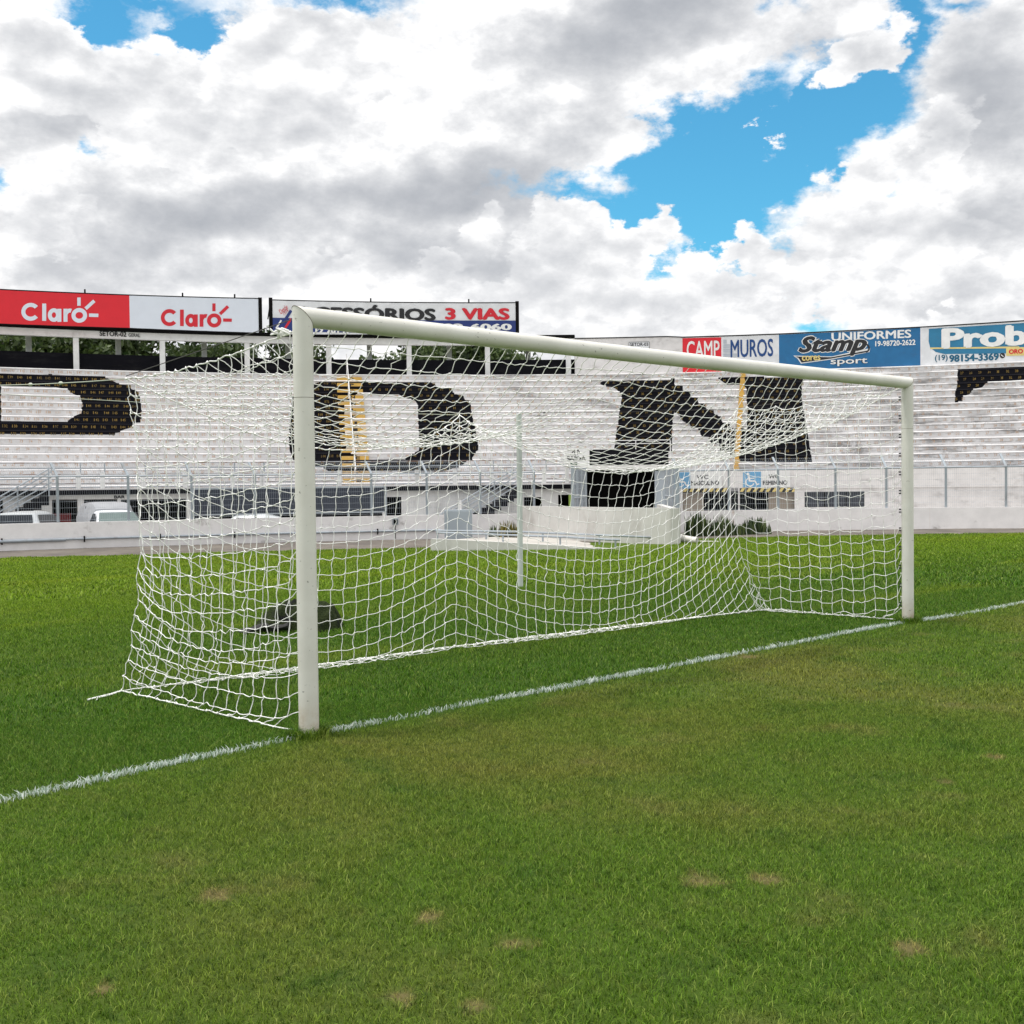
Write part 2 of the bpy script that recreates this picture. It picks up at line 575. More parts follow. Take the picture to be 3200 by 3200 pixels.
M_BLUE = mat('blue_wall_paint', (0.016, 0.13, 0.30), 0.7, dirt=(0.03, 0.09, 0.2), amt=0.5, scale=(1, 1, 2))
M_TEAL = mat('teal_wall_paint', (0.025, 0.17, 0.31), 0.7, dirt=(0.04, 0.12, 0.2), amt=0.5, scale=(1, 1, 2))
M_INKBLUE = mat('blue_lettering', (0.012, 0.055, 0.19), 0.7)
M_INKTEAL = mat('teal_lettering', (0.01, 0.10, 0.18), 0.7)
M_SIGNBLUE = mat('sign_blue', (0.13, 0.33, 0.55), 0.6)
M_WLET = mat('white_lettering', (0.72, 0.72, 0.72), 0.7)
M_CREAMY = mat('yellow_lettering', (0.65, 0.52, 0.2), 0.7)
M_LOGORED = mat('red_lettering', (0.55, 0.015, 0.03), 0.6)
M_GREYBLK = mat('grey_block_paint', (0.42, 0.45, 0.5), 0.8)
M_SCREEN = mat('navy_slatted_screen', (0.05, 0.06, 0.085), 0.6, metal=0.1)
M_BEIGE = mat('beige_plaster', (0.3, 0.26, 0.22), 0.9)
M_CAB = mat('grey_cabinet_paint', (0.33, 0.37, 0.41), 0.55, var=0.03)
M_RUBBER = mat('tyre_rubber', (0.02, 0.02, 0.02), 0.8)
M_GREYWIN = mat('tinted_window', (0.03, 0.035, 0.05), 0.15, spec=0.6)


# ------------------------------------------------------------------ ground
def wall_base(phi):
    """height of the track at the foot of the perimeter wall"""
    t = min(1, max(0, (math.degrees(phi) - 28) / 28))
    return -0.17 - 0.205 * t


def wall_r(phi):
    return 38.6


def zg(x, y):
    """terrain height: flat pitch, easing down behind the goal towards the perimeter wall"""
    dx, dy = x - O2[0], y - O2[1]
    r = math.hypot(dx, dy)
    ph = math.atan2(dy, dx)
    d = math.degrees(ph)
    w = min(1, max(0, (d + 35) / 35)) * min(1, max(0, (150 - d) / 35))
    t = min(1, max(0, (r - 15) / 18))
    z = wall_base(ph) * t * t * (3 - 2 * t)
    if r > 38.75:
        z = -0.85
    return z * w


def ground_mat():
    m = bpy.data.materials.new('turf_soil')
    m.use_nodes = True
    b = NB(m.node_tree)
    bs = b.n('ShaderNodeBsdfPrincipled')
    b.put(bs.inputs['Base Color'], turf_colour(b, ground=True))
    bs.inputs['Roughness'].default_value = 0.95
    bs.inputs['Specular IOR Level'].default_value = 0.1
    bp = b.n('ShaderNodeBump')
    bp.inputs['Strength'].default_value = 0.8
    bp.inputs['Distance'].default_value = 0.03
    b.put(bp.inputs['Height'], b.noise(b.pos(), 22, 6, 0.7))
    b.link(bp.outputs[0], bs.inputs['Normal'])
    o = b.n('ShaderNodeOutputMaterial')
    b.link(bs.outputs[0], o.inputs[0])
    return m


# bare, scorched spots of the pitch (photo survey on the 1932 grid: x, y, radius in m)
BARE_PX = [(415, 1693, .06), (805, 1733, .045), (972, 1780, .055), (1325, 1660, .075), (1448, 1662, .06), (1715, 1790, .06), (755, 1882, .045),
           (195, 1868, .04), (1783, 1476, .05), (1876, 1430, .05), (905, 1902, .04), (1410, 1240, .10)]
K32 = 3200 / 1932
BARE = [(gnd(x * K32, y * K32)[0], gnd(x * K32, y * K32)[1], r) for x, y, r in BARE_PX]


def turf_colour(b, ground=False):
    p = b.pos()
    s = b.sep(p)
    X, Y = s[0], s[1]
    n_l = b.noise(p, 0.35, 4, 0.55)
    n_m = b.noise(p, 1.6, 5, 0.6)
    n_s = b.noise(p, 9, 5, 0.65)
    front = b.ss(b.m('ADD', Y, b.m('MULTIPLY', b.m('SUBTRACT', n_m, .5), .5)), 0.12, -0.25)
    deep = (0.056, 0.135, 0.009)
    lush = (0.135, 0.225, 0.012)
    olive = (0.150, 0.170, 0.030)
    straw = (0.26, 0.19, 0.085)
    green = (0.088, 0.165, 0.014)
    # behind the goal line: deep green near the goal, brighter with distance
    far = b.ss(b.m('ADD', b.m('ADD', Y, b.m('MULTIPLY', b.m('SUBTRACT', n_l, .5), 6)), b.m('MULTIPLY', X, 0.12)), 2.5, 11)
    back = b.mix(far, deep, lush)
    back = b.mix(b.ss(n_l, 0.42, 0.72, 0, .55), back, (0.10, 0.165, 0.022))
    band = b.noise(b.vm('MULTIPLY', p, (.10, .55, 1)), 1.0, 3, .5)
    back = b.mix(b.ss(band, .50, .66, 0, .5), back, (0.19, 0.25, 0.018))
    fr = b.mix(b.ss(n_l, 0.42, 0.72), green, olive)
    fr = b.mix(b.ss(n_m, 0.52, 0.80, 0, .5), fr, straw)
    fr = b.mix(b.ss(n_m, 0.46, 0.28, 0, .75), fr, (0.050, 0.118, 0.012))
    c = b.mix(front, back, fr)
    c = b.mix(b.ss(n_s, 0.5, 0.8, 0, .45), c, (0.16, 0.17, 0.04))
    n_c = b.noise(b.vm('ADD', p, (3.3, 1.2, 0)), 17, 3, .6)
    c = b.mix(b.ss(n_c, .48, .34, 0, .7), c, b.mix(1.0, c, (.45, .58, .5), 'MULTIPLY'))
    B = None
    for x, y, r in BARE:
        d = b.vm('LENGTH', b.vm('SUBTRACT', p, (x, y, 0)))
        e = b.ss(b.m('ADD', d, b.m('MULTIPLY', b.m('SUBTRACT', n_s, .5), r * 4.5)), r * 1.5, r * .2)
        B = e if B is None else b.m('MAXIMUM', B, e)
    if ground:
        c = b.mix(0.5, c, (0.025, 0.03, 0.012))
        c = b.mix(b.m('MULTIPLY', B, .8), c, (0.14, 0.112, 0.05))
    else:
        c = b.mix(b.m('MULTIPLY', B, .85), c, (0.25, 0.205, 0.085))
    return c


def build_ground():
    rings = [0, 3, 6, 9, 12, 14, 16, 18, 20, 22, 24, 26, 28, 30, 31, 32, 33, 34, 35, 36, 37, 38, 38.7, 38.8, 42, 48, 55, 62, 75, 100, 160, 300, 700, 1500]
    n = 180
    V, F = [], []
    for r in rings:
        for k in range(n):
            a = 2 * math.pi * k / n
            x, y = O2[0] + r * math.cos(a), O2[1] + r * math.sin(a)
            V.append((x, y, zg(x, y)))
    for i in range(len(rings) - 1):
        for k in range(n):
            k2 = (k + 1) % n
            F.append((i * n + k, (i + 1) * n + k, (i + 1) * n + k2, i * n + k2))
    mb = MB()
    mb.add(V, F)
    o = mb.build('ground', ground_mat(), smooth=True)
    tag(o, kind='structure')


def edge_r(phi):
    """where the turf ends and the dirt track begins"""
    d = math.degrees(phi)
    xs = [20, 27, 33, 42, 57, 64, 72, 76, 100]
    ys = [35.2, 35.0, 34.9, 34.3, 33.2, 33.7, 34.0, 34.9, 35.2]
    return float(np.interp(d, xs, ys)) + 0.10 * math.sin(d * 3.1) + 0.06 * math.sin(d * 7.7)


def build_track():
    m = mat('dirt_track', (0.135, 0.118, 0.10), 0.95, dirt=(0.07, 0.06, 0.055), amt=0.8, scale=(0.8, 0.8, 0.8), lo=0.4, hi=0.7, bump=0.8, bscale=16, var=0.2)
    V, F = [], []
    n = 260
    m_ = 6
    for i in range(n + 1):
        ph = R(112) + (R(-10) - R(112)) * i / n
        ra, rb = edge_r(ph), 38.65
        for k in range(m_ + 1):
            r = ra + (rb - ra) * k / m_
            x, y, _ = P(ph, r, 0)
            V.append((x, y, zg(x, y) + 0.012))
    for i in range(n):
        for k in range(m_):
            a = i * (m_ + 1) + k
            F.append((a, a + 1, a + m_ + 2, a + m_ + 1))
    mb = MB()
    mb.add(V, F)
    tag(mb.build('track', m, smooth=True), kind='structure')
    y = MB()
    n = 120
    V, F = [], []
    for i in range(n + 1):
        ph = R(112) + (R(-10) - R(112)) * i / n
        for r in (38.85, 62):
            V.append(P(ph, r, -0.77))
    for i in range(n):
        F.append((2 * i, 2 * i + 1, 2 * i + 3, 2 * i + 2))
    y.add(V, F)
    tag(y.build('yard', M_CONC), kind='structure')


def wedge(n, d0, d1, half=0.62):
    """scatter points round the viewing place"""
    a = YAW + (rng.random(n) * 2 - 1) * half
    d = np.sqrt(d0 ** 2 + rng.random(n) * (d1 ** 2 - d0 ** 2))
    return CAMP[0] + d * np.sin(a), CAMP[1] + d * np.cos(a), d


def blades(x, y, h, w, lean=0.5):
    n = len(x)
    a = rng.random(n) * 2 * np.pi
    dx, dy = np.cos(a), np.sin(a)
    az = rng.random(n) * 2 * np.pi
    ln = h * lean * (0.25 + rng.random(n))
    lx, ly = np.cos(az) * ln, np.sin(az) * ln
    z0 = np.array([zg(p, q) for p, q in zip(x, y)]) if n < 1 else zgv(x, y)
    V = np.empty((n, 5, 3), dtype=np.float32)
    V[:, 0] = np.stack([x - dx * w, y - dy * w, z0 - .004], -1)
    V[:, 1] = np.stack([x + dx * w, y + dy * w, z0 - .004], -1)
    V[:, 2] = np.stack([x + dx * w * .8 + lx * .35, y + dy * w * .8 + ly * .35, z0 + h * .6], -1)
    V[:, 3] = np.stack([x - dx * w * .8 + lx * .35, y - dy * w * .8 + ly * .35, z0 + h * .6], -1)
    V[:, 4] = np.stack([x + lx, y + ly, z0 + h * (1 - .25 * lean * rng.random(n))], -1)
    b = np.arange(n)[:, None] * 5
    T = np.concatenate([b + np.array([[0, 1, 2]]), b + np.array([[0, 2, 3]]), b + np.array([[3, 2, 4]])], 1).reshape(-1, 3)
    return V.reshape(-1, 3), T


def zgv(x, y):
    dx, dy = x - O2[0], y - O2[1]
    r = np.hypot(dx, dy)
    d = np.degrees(np.arctan2(dy, dx))
    w = np.clip((d + 35) / 35, 0, 1) * np.clip((150 - d) / 35, 0, 1)
    t = np.clip((r - 15) / 18, 0, 1)
    wb = -0.17 - 0.205 * np.clip((d - 28) / 28, 0, 1)
    return wb * t * t * (3 - 2 * t) * w


def grass_mat(name, white=False):
    m = bpy.data.materials.new(name)
    m.use_nodes = True
    b = NB(m.node_tree)
    rn = b.n('ShaderNodeAttribute', attribute_name='rnd').outputs['Fac']
    if white:
        c = b.mix(b.ss(rn, 0.0, 1.0), (0.33, 0.43, 0.36), (0.74, 0.78, 0.76))
    else:
        c = turf_colour(b)
        c = b.mix(b.ss(rn, 0.80, 0.95, 0, .5), c, (0.17, 0.185, 0.06))
        c = b.mix(b.ss(rn, 0.0, 0.35), b.mix(1.0, c, (.32, .42, .35), 'MULTIPLY'), c)
        c = b.mix(b.ss(rn, 0.3, 1.0), c, b.mix(1.0, c, (1.9, 1.85, 1.6), 'MULTIPLY'))
    bs = b.n('ShaderNodeBsdfPrincipled')
    b.put(bs.inputs['Base Color'], c)
    bs.inputs['Roughness'].default_value = 0.5
    bs.inputs['Specular IOR Level'].default_value = 0.12
    tr = b.n('ShaderNodeBsdfTranslucent')
    b.put(tr.inputs[0], c)
    mx = b.n('ShaderNodeMixShader')
    mx.inputs[0].default_value = 0.3
    b.link(bs.outputs[0], mx.inputs[1])
    b.link(tr.outputs[0], mx.inputs[2])
    o = b.n('ShaderNodeOutputMaterial')
    b.link(mx.outputs[0], o.inputs[0])
    return m


RAMP = [gnd(1340, 1719, -.34), gnd(1640, 1721.5, -.34), gnd(1940, 1724.5, -.34), at(2125, 1709, 32.4), at(2122, 1650, 38.4), at(1346, 1650, 38.4)]


APRON = [gnd(1800, 1726, -.31), gnd(1960, 1721, -.31), gnd(2117, 1708, -.31), gnd(2200, 1701.5, -.31), gnd(2304, 1705.5, -.31), gnd(2304, 1706.8, -.31),
         gnd(2200, 1714, -.31), gnd(2117, 1720.5, -.31), gnd(1960, 1730, -.31), gnd(1800, 1730, -.31)]


def inside(x, y, poly):
    c = np.zeros(len(x), bool)
    for a, b in zip(poly, poly[1:] + poly[:1]):
        if a[1] == b[1]:
            continue
        c ^= ((a[1] > y) != (b[1] > y)) & (x < (b[0] - a[0]) * (y - a[1]) / (b[1] - a[1]) + a[0])
    return c


def build_grass():
    Vs, Ts, Rn = [], [], []
    off = 0
    for n, d0, d1, h0, h1, w in ((600000, 2.5, 8.0, .013, .032, .0014), (450000, 8.0, 17.0, .018, .038, .0028), (380000, 17.0, 39.0, .03, .055, .0075)):
        x, y, d = wedge(n, d0, d1)
        clump = np.sin(x * 5.1 + 1.3 * np.sin(y * 3.7)) * np.sin(y * 4.3 + 1.7 * np.sin(x * 2.9))
        keep = np.ones(n, bool)
        for bx, by, br in BARE:
            dd = np.hypot(x - bx, y - by) / br
            keep &= ~((dd < 1.2) & (rng.random(n) < np.clip(1.1 - dd, 0, .55)))
        dO = np.hypot(x - O2[0], y - O2[1])
        ph = np.degrees(np.arctan2(y - O2[1], x - O2[0]))
        er = np.interp(ph, [20, 27, 33, 42, 57, 64, 72, 76, 100], [35.2, 35.0, 34.9, 34.3, 33.2, 33.7, 34.0, 34.9, 35.2])
        keep &= ~inside(x, y, RAMP) & ~(inside(x, y, APRON) & (rng.random(n) < .93))
        keep &= dO < er + .1 * np.sin(ph * 3.1) + .06 * np.sin(ph * 7.7) + rng.random(n) * .12
        keep &= ~((np.abs(y) < .045) & (rng.random(n) < .45))
        for px in (0.0, 7.44):
            keep &= np.hypot(x - px, y) > .066
        x, y, clump = x[keep], y[keep], clump[keep]
        k = len(x)
        h = h0 + (h1 - h0) * rng.random(k) ** 1.5
        h = h * (1 + .25 * clump)
        h *= np.where(y > 0, 1.1, .85)
        if d1 < 20:
            m_ = 900
            px = np.where(rng.random(m_) < .5, 0.0, 7.44)
            aa, rr = rng.random(m_) * 6.283, .064 + np.abs(rng.normal(0, .04, m_))
            x, y = np.concatenate([x, px + rr * np.cos(aa)]), np.concatenate([y, rr * np.sin(aa)])
            k += m_
            h = np.concatenate([h, .03 + .035 * rng.random(m_)])
        tall = (np.hypot(x, y) < .16) | (np.hypot(x - 7.44, y) < .16)
        h = np.where(tall, h * 1.5, h)
        V, T = blades(x, y, h, w * (.6 + .6 * rng.random(k)), 1.25 if d1 < 10 else .95)
        Vs.append(V)
        Ts.append(T + off)
        off += len(V)
        Rn.append(np.repeat(rng.random(k), 5))
    me = np_mesh('grass', np.concatenate(Vs), np.concatenate(Ts), grass_mat('grass_blades'), {'rnd': np.concatenate(Rn)}, smooth=True)
    tag(link('grass', me), kind='stuff', cat='grass', label='short mown green and straw coloured grass of the pitch')
    # painted goal line: white-sprayed blades on a chalky strip
    n = 24000
    x = -9 + rng.random(n) ** 1.25 * 36
    y = rng.normal(0, .021, n)
    keep = (np.abs(y) < .075) & (rng.random(n) < .62 + .38 * np.sin(x * 3.3 + 2 * np.sin(x * 1.7)))
    for px in (0.0, 7.44):
        d = x - px
        keep &= ~((np.hypot(d, y) < .075)) & ~((d > 0) & (d < .13) & (rng.random(n) < .85))
    x, y = x[keep], y[keep]
    y = y + .010 * np.sin(x * 2.1) + .008 * np.sin(x * 5.3) + np.interp(x, [-6, -1.85, -1.05, -.14, .3, 1.8, 3.5, 5, 7.2, 7.6, 8.6, 10, 16], [-.5, -.13, -.03, .02, .0, .03, .0, .02, .0, -.04, -.13, -.16, -.3])
    k = len(x)
    dd = np.hypot(x - CAMP[0], y - CAMP[1])
    V, T = blades(x, y, (.018 + .026 * rng.random(k)), .0013 + .00024 * dd, 1.0)
    me = np_mesh('goal_line', V, T, grass_mat('line_paint_on_grass', True), {'rnd': np.repeat(rng.random(k), 5)})
    tag(link('goal_line', me), kind='structure')


# ------------------------------------------------------------------ goal
GL, GH, GR = 7.44, 2.50, 0.06


def goal_mat():
    m = bpy.data.materials.new('cream_goal_paint')
    m.use_nodes = True
    b = NB(m.node_tree)
    bs = b.n('ShaderNodeBsdfPrincipled')
    p = b.pos()
    c = b.mix(b.ss(b.noise(p, 3, 4, .6), .3, .7), (0.60, 0.59, 0.545), (0.68, 0.67, 0.63))
    scuff = b.ss(b.noise(b.vm('MULTIPLY', p, (1, 1, 1.6)), 26, 3, .5), .685, .75, 0, .7)
    c = b.mix(scuff, c, (0.16, 0.15, 0.13))
    c = b.mix(b.ss(b.noise(p, 90, 2, .5), .72, .78, 0, .5), c, (0.2, 0.19, 0.17))
    # mud splashed on the feet of the posts
    z = b.sep(p)[2]
    mud = b.m('MULTIPLY', b.ss(z, 0.30, 0.0), b.ss(b.noise(p, 12, 6, .7), .35, .7, .25, .9))
    c = b.mix(mud, c, (0.36, 0.27, 0.17))
    b.put(bs.inputs['Base Color'], c)
    bs.inputs['Roughness'].default_value = 0.42
    bs.inputs['Specular IOR Level'].default_value = 0.35
    o = b.n('ShaderNodeOutputMaterial')
    b.link(bs.outputs[0], o.inputs[0])
    return m


def build_goal():
    g = empty('football_goal', (0, 0, 0))
    tag(g, 'cream white round-tube football goal frame standing on the goal line', 'goal')
    gm = goal_mat()
    seam = mat('seam_grime', (0.12, 0.085, 0.06), 0.8)
    n = 48
    for X, sg in ((0.0, 1), (GL, -1)):
        mb = MB()
        ring = lambda zf, rr=GR: [(X + rr * math.cos(t), rr * math.sin(t), zf(rr * math.cos(t))) for t in (2 * math.pi * k / n for k in range(n))]
        mb.loft([ring(lambda q: -.12), ring(lambda q: 2.02), ], cap=False)
        mb.loft([ring(lambda q: 2.023), ring(lambda q: GH - sg * q)], cap=False)
        po = mb.build('post', gm, g, smooth=True)
        sm = MB()
        sm.loft([ring(lambda q: 2.0195, GR * .985), ring(lambda q: 2.0235, GR * .985)], cap=True)
        # grime line along the mitre
        a = [(X + (GR + .0005) * math.cos(t), (GR + .0005) * math.sin(t), GH - sg * GR * math.cos(t)) for t in (2 * math.pi * k / n for k in range(n + 1))]
        sm.tube(a, .0016, 6, cap=False)
        sm.build('seam', seam, po)
    cb = MB()
    rings = []
    for e in (0, 1):
        rr = []
        for k in range(n):
            t = 2 * math.pi * k / n
            y, z = GR * math.cos(t), GR * math.sin(t)
            x = -z if e == 0 else GL + z
            rr.append((x, y, GH + z))
        rings.append(rr)
    mid = []
    for i in range(1, 12):
        f = i / 12
        sag = -.012 * math.sin(math.pi * f)
        mid.append([(GL * f, GR * math.cos(2 * math.pi * k / n), GH + sag + GR * math.sin(2 * math.pi * k / n)) for k in range(n)])
    cb.loft([rings[0]] + mid + [rings[1]], cap=False)
    cb.build('crossbar', gm, g, smooth=True)
    ck = mat('black_clip', (0.01, 0.012, 0.016), 0.5)
    for X, s in ((GL - .05, -1),):
        for k in range(12):
            mb = MB()
            z = .18 + k * .195
            for dz in (0, .028):
                mb.box((X, .058, z + dz), (.012, .02, .014))
            mb.build('net_clip', ck, g)


# ------------------------------------------------------------------ net (hung by a small rope simulation)
NX, NRF, NBK, NSD = 61, 16, 20, 16
MESH = 0.1262


def simulate_net():
    nj = NRF + NBK + 1
    idA = np.arange(NX * nj).reshape(NX, nj)
    cnt = NX * nj
    sides = []
    for col in (0, NX - 1):
        B = np.zeros((NSD + 1, NBK + 1), int)
        B[:, 0] = idA[col, :NSD + 1]
        B[NSD, :] = idA[col, NRF:]
        fr = np.arange(NSD * NBK).reshape(NSD, NBK) + cnt
        B[:NSD, 1:] = fr
        cnt += NSD * NBK
        sides.append(B)
    X = np.zeros((cnt, 3))
    pin = np.zeros(cnt, bool)
    TL, TR, MS = np.array([-.14, 2.02, 2.275]), np.array([7.28, 2.0, 2.34]), np.array([2.99, 2.0, 2.12])
    msi = 25

    def rear(i):
        if i <= msi:
            t = i / msi
            return TL + (MS - TL) * t
        t = (i - msi) / (NX - 1 - msi)
        return MS + (TR - MS) * t

    def ground_y(x):
        return float(np.interp(x, [-.14, 1.8, 3.0, 7.46], [2.24, 2.17, 2.16, 1.70]))
    for i in range(NX):
        f = i / (NX - 1)
        a = np.array([GL * f, .07, 2.455])
        if i < 2: a[0] += .05
        c = rear(i)
        gx = -.12 + f * (7.44 + .12)
        e = np.array([gx, ground_y(gx), .02])
        for j in range(NRF + 1):
            X[idA[i, j]] = a + (c - a) * j / NRF
        for j in range(NBK + 1):
            X[idA[i, NRF + j]] = c + (e - c) * j / NBK
        pin[idA[i, 0]] = True
        pin[idA[i, nj - 1]] = True
    for s, B in enumerate(sides):
        xp = 0.0 if s == 0 else GL
        rearp = X[B[NSD, :]].copy()
        for k in range(NSD):
            for m_ in range(1, NBK + 1):
                zf = 2.455 * (1 - m_ / NBK) + .02
                fr = np.array([xp, .075, zf])
                X[B[k, m_]] = fr + (rearp[m_] - fr) * k / NSD
        for m_ in range(1, NBK + 1):
            pin[B[0, m_]] = True
        for k in range(1, NSD + 1):
            t = k / NSD
            fr = np.array([xp - (.03 if s == 0 else -.0), .2, .02])
            en = X[B[NSD, NBK]]
            X[B[k, NBK]] = fr + (en - fr) * t
            pin[B[k, NBK]] = True
    # an unpinned bottom corner tail lies outwards on the left
    pin[idA[0, NRF]] = pin[idA[NX - 1, NRF]] = pin[idA[msi, NRF]] = True
    # the bottom line of the back is only pegged here and there
    pegs = {0, 8, 16, 25, 31, 38, 45, 52, 60}
    for i in range(NX):
        if i not in pegs:
            pin[idA[i, nj - 1]] = False
    E, Lr, panel = [], [], []

    def addE(a, b, l, pn):
        E.append((a, b))
        Lr.append(l)
        panel.append(pn)
    for i in range(NX):
        for j in range(nj - 1):
            edge = i in (0, NX - 1)
            addE(idA[i, j], idA[i, j + 1], (.1235 if edge else MESH) if j < NRF else (.1155 if edge else MESH), 0 if j < NRF else 1)
    for i in range(NX - 1):
        for j in range(1, nj):
            l = (.1110 if i >= msi else .1222) if j == NRF else MESH
            addE(idA[i, j], idA[i + 1, j], l, 4 if j == NRF else (5 if j == nj - 1 else (0 if j < NRF else 1)))
    for s, B in enumerate(sides):
        for k in range(NSD + 1):
            for m_ in range(NBK):
                if k == NSD: continue
                if k == 0: continue
                addE(B[k, m_], B[k, m_ + 1], MESH, 2 + s)
        for k in range(NSD):
            for m_ in range(1, NBK + 1):
                addE(B[k, m_], B[k + 1, m_], MESH, 5 if m_ == NBK else 2 + s)
    # top rope along both sides of the roof
    E = np.array(E)
    Lr = np.array(Lr)
    panel = np.array(panel)
    for q in range(len(E)):
        a, b = E[q]
        if (a in idA[0, :NRF + 1] and b in idA[0, :NRF + 1]) or (a in idA[-1, :NRF + 1] and b in idA[-1, :NRF + 1]):
            panel[q] = 4
    # graph colouring so each batch touches a node once
    used = [set() for _ in range(cnt)]
    colr = np.zeros(len(E), int)
    for q, (a, b) in enumerate(E):
        c = 0
        while c in used[a] or c in used[b]:
            c += 1
        used[a].add(c)
        used[b].add(c)
        colr[q] = c
    groups = [np.where(colr == c)[0] for c in range(colr.max() + 1)]
    # the roof's side edges are laced to taut wires
    for col in (0, NX - 1):
        a, c = X[idA[col, 0]].copy(), X[idA[col, NRF]].copy()
        step_ = 1 if col == 0 else 3
        for j in range(1, NRF):
            if j % step_ == 0:
                t = j / NRF
                X[idA[col, j]] = a + (c - a) * t - np.array([0, 0, .05 * 4 * t * (1 - t) + (.012 * math.sin(j * 2.4) if col else 0)])
                pin[idA[col, j]] = True
    for col in (0, NX - 1):
        a, c = X[idA[col, NRF]].copy(), X[idA[col, nj - 1]].copy()
        for j in range(1, NBK if col == 0 else 1):
            t = j / NBK
            bow = (.15 if col == 0 else .13) * 4 * t * (1 - t)
            X[idA[col, NRF + j]] = a + (c - a) * t + np.array([(.35 if col == 0 else -.6) * bow + .012 * math.sin(j * 1.9), -bow, 0])
            pin[idA[col, NRF + j]] = True
    w = np.where(pin, 0.0, 1.0)
    X += rng.normal(0, .004, X.shape) * w[:, None]
    dt = 1 / 200
    data = []
    for gq in groups:
        a, b = E[gq, 0], E[gq, 1]
        ws = w[a] + w[b]
        ws[ws == 0] = 1
        data.append((a, b, Lr[gq], (w[a] / ws)[:, None], (w[b] / ws)[:, None]))
    prev = X.copy()
    gstep = np.array([0, 0, -9.8 * dt * dt]) * w[:, None]
    for step in range(1700):
        vel = (X - prev) * (0.994 if step < 1200 else 0.975)
        prev = X.copy()
        X = X + vel * w[:, None] + gstep
        for it in range(3):
            for a, b, l, wa, wb in data:
                d = X[b] - X[a]
                ln = np.sqrt((d * d).sum(1)) + 1e-9
                d *= (np.maximum(ln - l, 0) / ln)[:, None]
                X[a] += d * wa
                X[b] -= d * wb
        np.maximum(X[:, 2], .018, out=X[:, 2])
        g_ = X[:, 2] < .022         # friction on the grass
        prev[g_] = X[g_]
    return X, E, Lr, panel, (TL, TR, MS)


def rope_mesh(X, E, Lr, rad, wob=.004):
    """tubes along net cords, slack cords hang in a small arc"""
    n = len(E)
    A, B = X[E[:, 0]], X[E[:, 1]]
    d = B - A
    L = np.sqrt((d * d).sum(1))
    sag = np.sqrt(np.maximum(Lr - L, 0) * np.maximum(L, .02) * .375) * .75
    sag = np.minimum(sag, .035) * (.15 + .95 * rng.random(n))
    ts = [0, .25, .5, .75, 1]
    dirn = rng.normal(0, 1, (n, 3))
    dirn[:, 2] = -np.abs(dirn[:, 2]) * .6 + .25 * rng.normal(0, 1, n)
    dn = d / (L[:, None] + 1e-9)
    dirn -= (dirn * dn).sum(1)[:, None] * dn
    dirn /= np.sqrt((dirn ** 2).sum(1))[:, None] + 1e-9
    w1 = rng.normal(0, wob, (n, 3))
    w2 = rng.normal(0, wob, (n, 3))
    pts = []
    for t in ts:
        q = A + d * t + dirn * (sag * 4 * t * (1 - t))[:, None]
        q = q + w1 * math.sin(math.pi * t) + w2 * math.sin(2 * math.pi * t)
        q[:, 2] = np.maximum(q[:, 2], .012)
        pts.append(q)
    up = np.where(np.abs(dn[:, 2:3]) > .9, np.array([[1., 0, 0]]), np.array([[0, 0, 1.]]))
    a = np.cross(dn, up)
    a /= np.sqrt((a ** 2).sum(1))[:, None] + 1e-9
    b = np.cross(a, dn)
    k = 5
    V = np.empty((n, len(ts), k, 3), dtype=np.float32)
    for i, q in enumerate(pts):
        for j in range(k):
            t = 2 * math.pi * j / k
            V[:, i, j] = q + (a * math.cos(t) + b * math.sin(t)) * (rad if np.isscalar(rad) else rad[:, None])
    F = []
    for i in range(len(ts) - 1):
        for j in range(k):
            j2 = (j + 1) % k
            F.append((i * k + j, i * k + j2, (i + 1) * k + j2, (i + 1) * k + j))
    F = np.array(F)
    T = (np.arange(n)[:, None, None] * (len(ts) * k) + F[None]).reshape(-1, 4)
    return V.reshape(-1, 3), T


def knots(X, ids, rad):
    u = np.array([[1, 0, 0], [-1, 0, 0], [0, 1, 0], [0, -1, 0], [0, 0, 1], [0, 0, -1.]])
    f = np.array([[0, 2, 4, 4], [2, 1, 4, 4], [1, 3, 4, 4], [3, 0, 4, 4], [2, 0, 5, 5], [1, 2, 5, 5], [3, 1, 5, 5], [0, 3, 5, 5]])
    sc = rad * (.75 + .6 * rng.random((len(ids), 1, 3)))
    V = X[ids][:, None, :] + u[None] * sc
    return V.reshape(-1, 3), (np.arange(len(ids))[:, None, None] * 6 + f[None]).reshape(-1, 4)


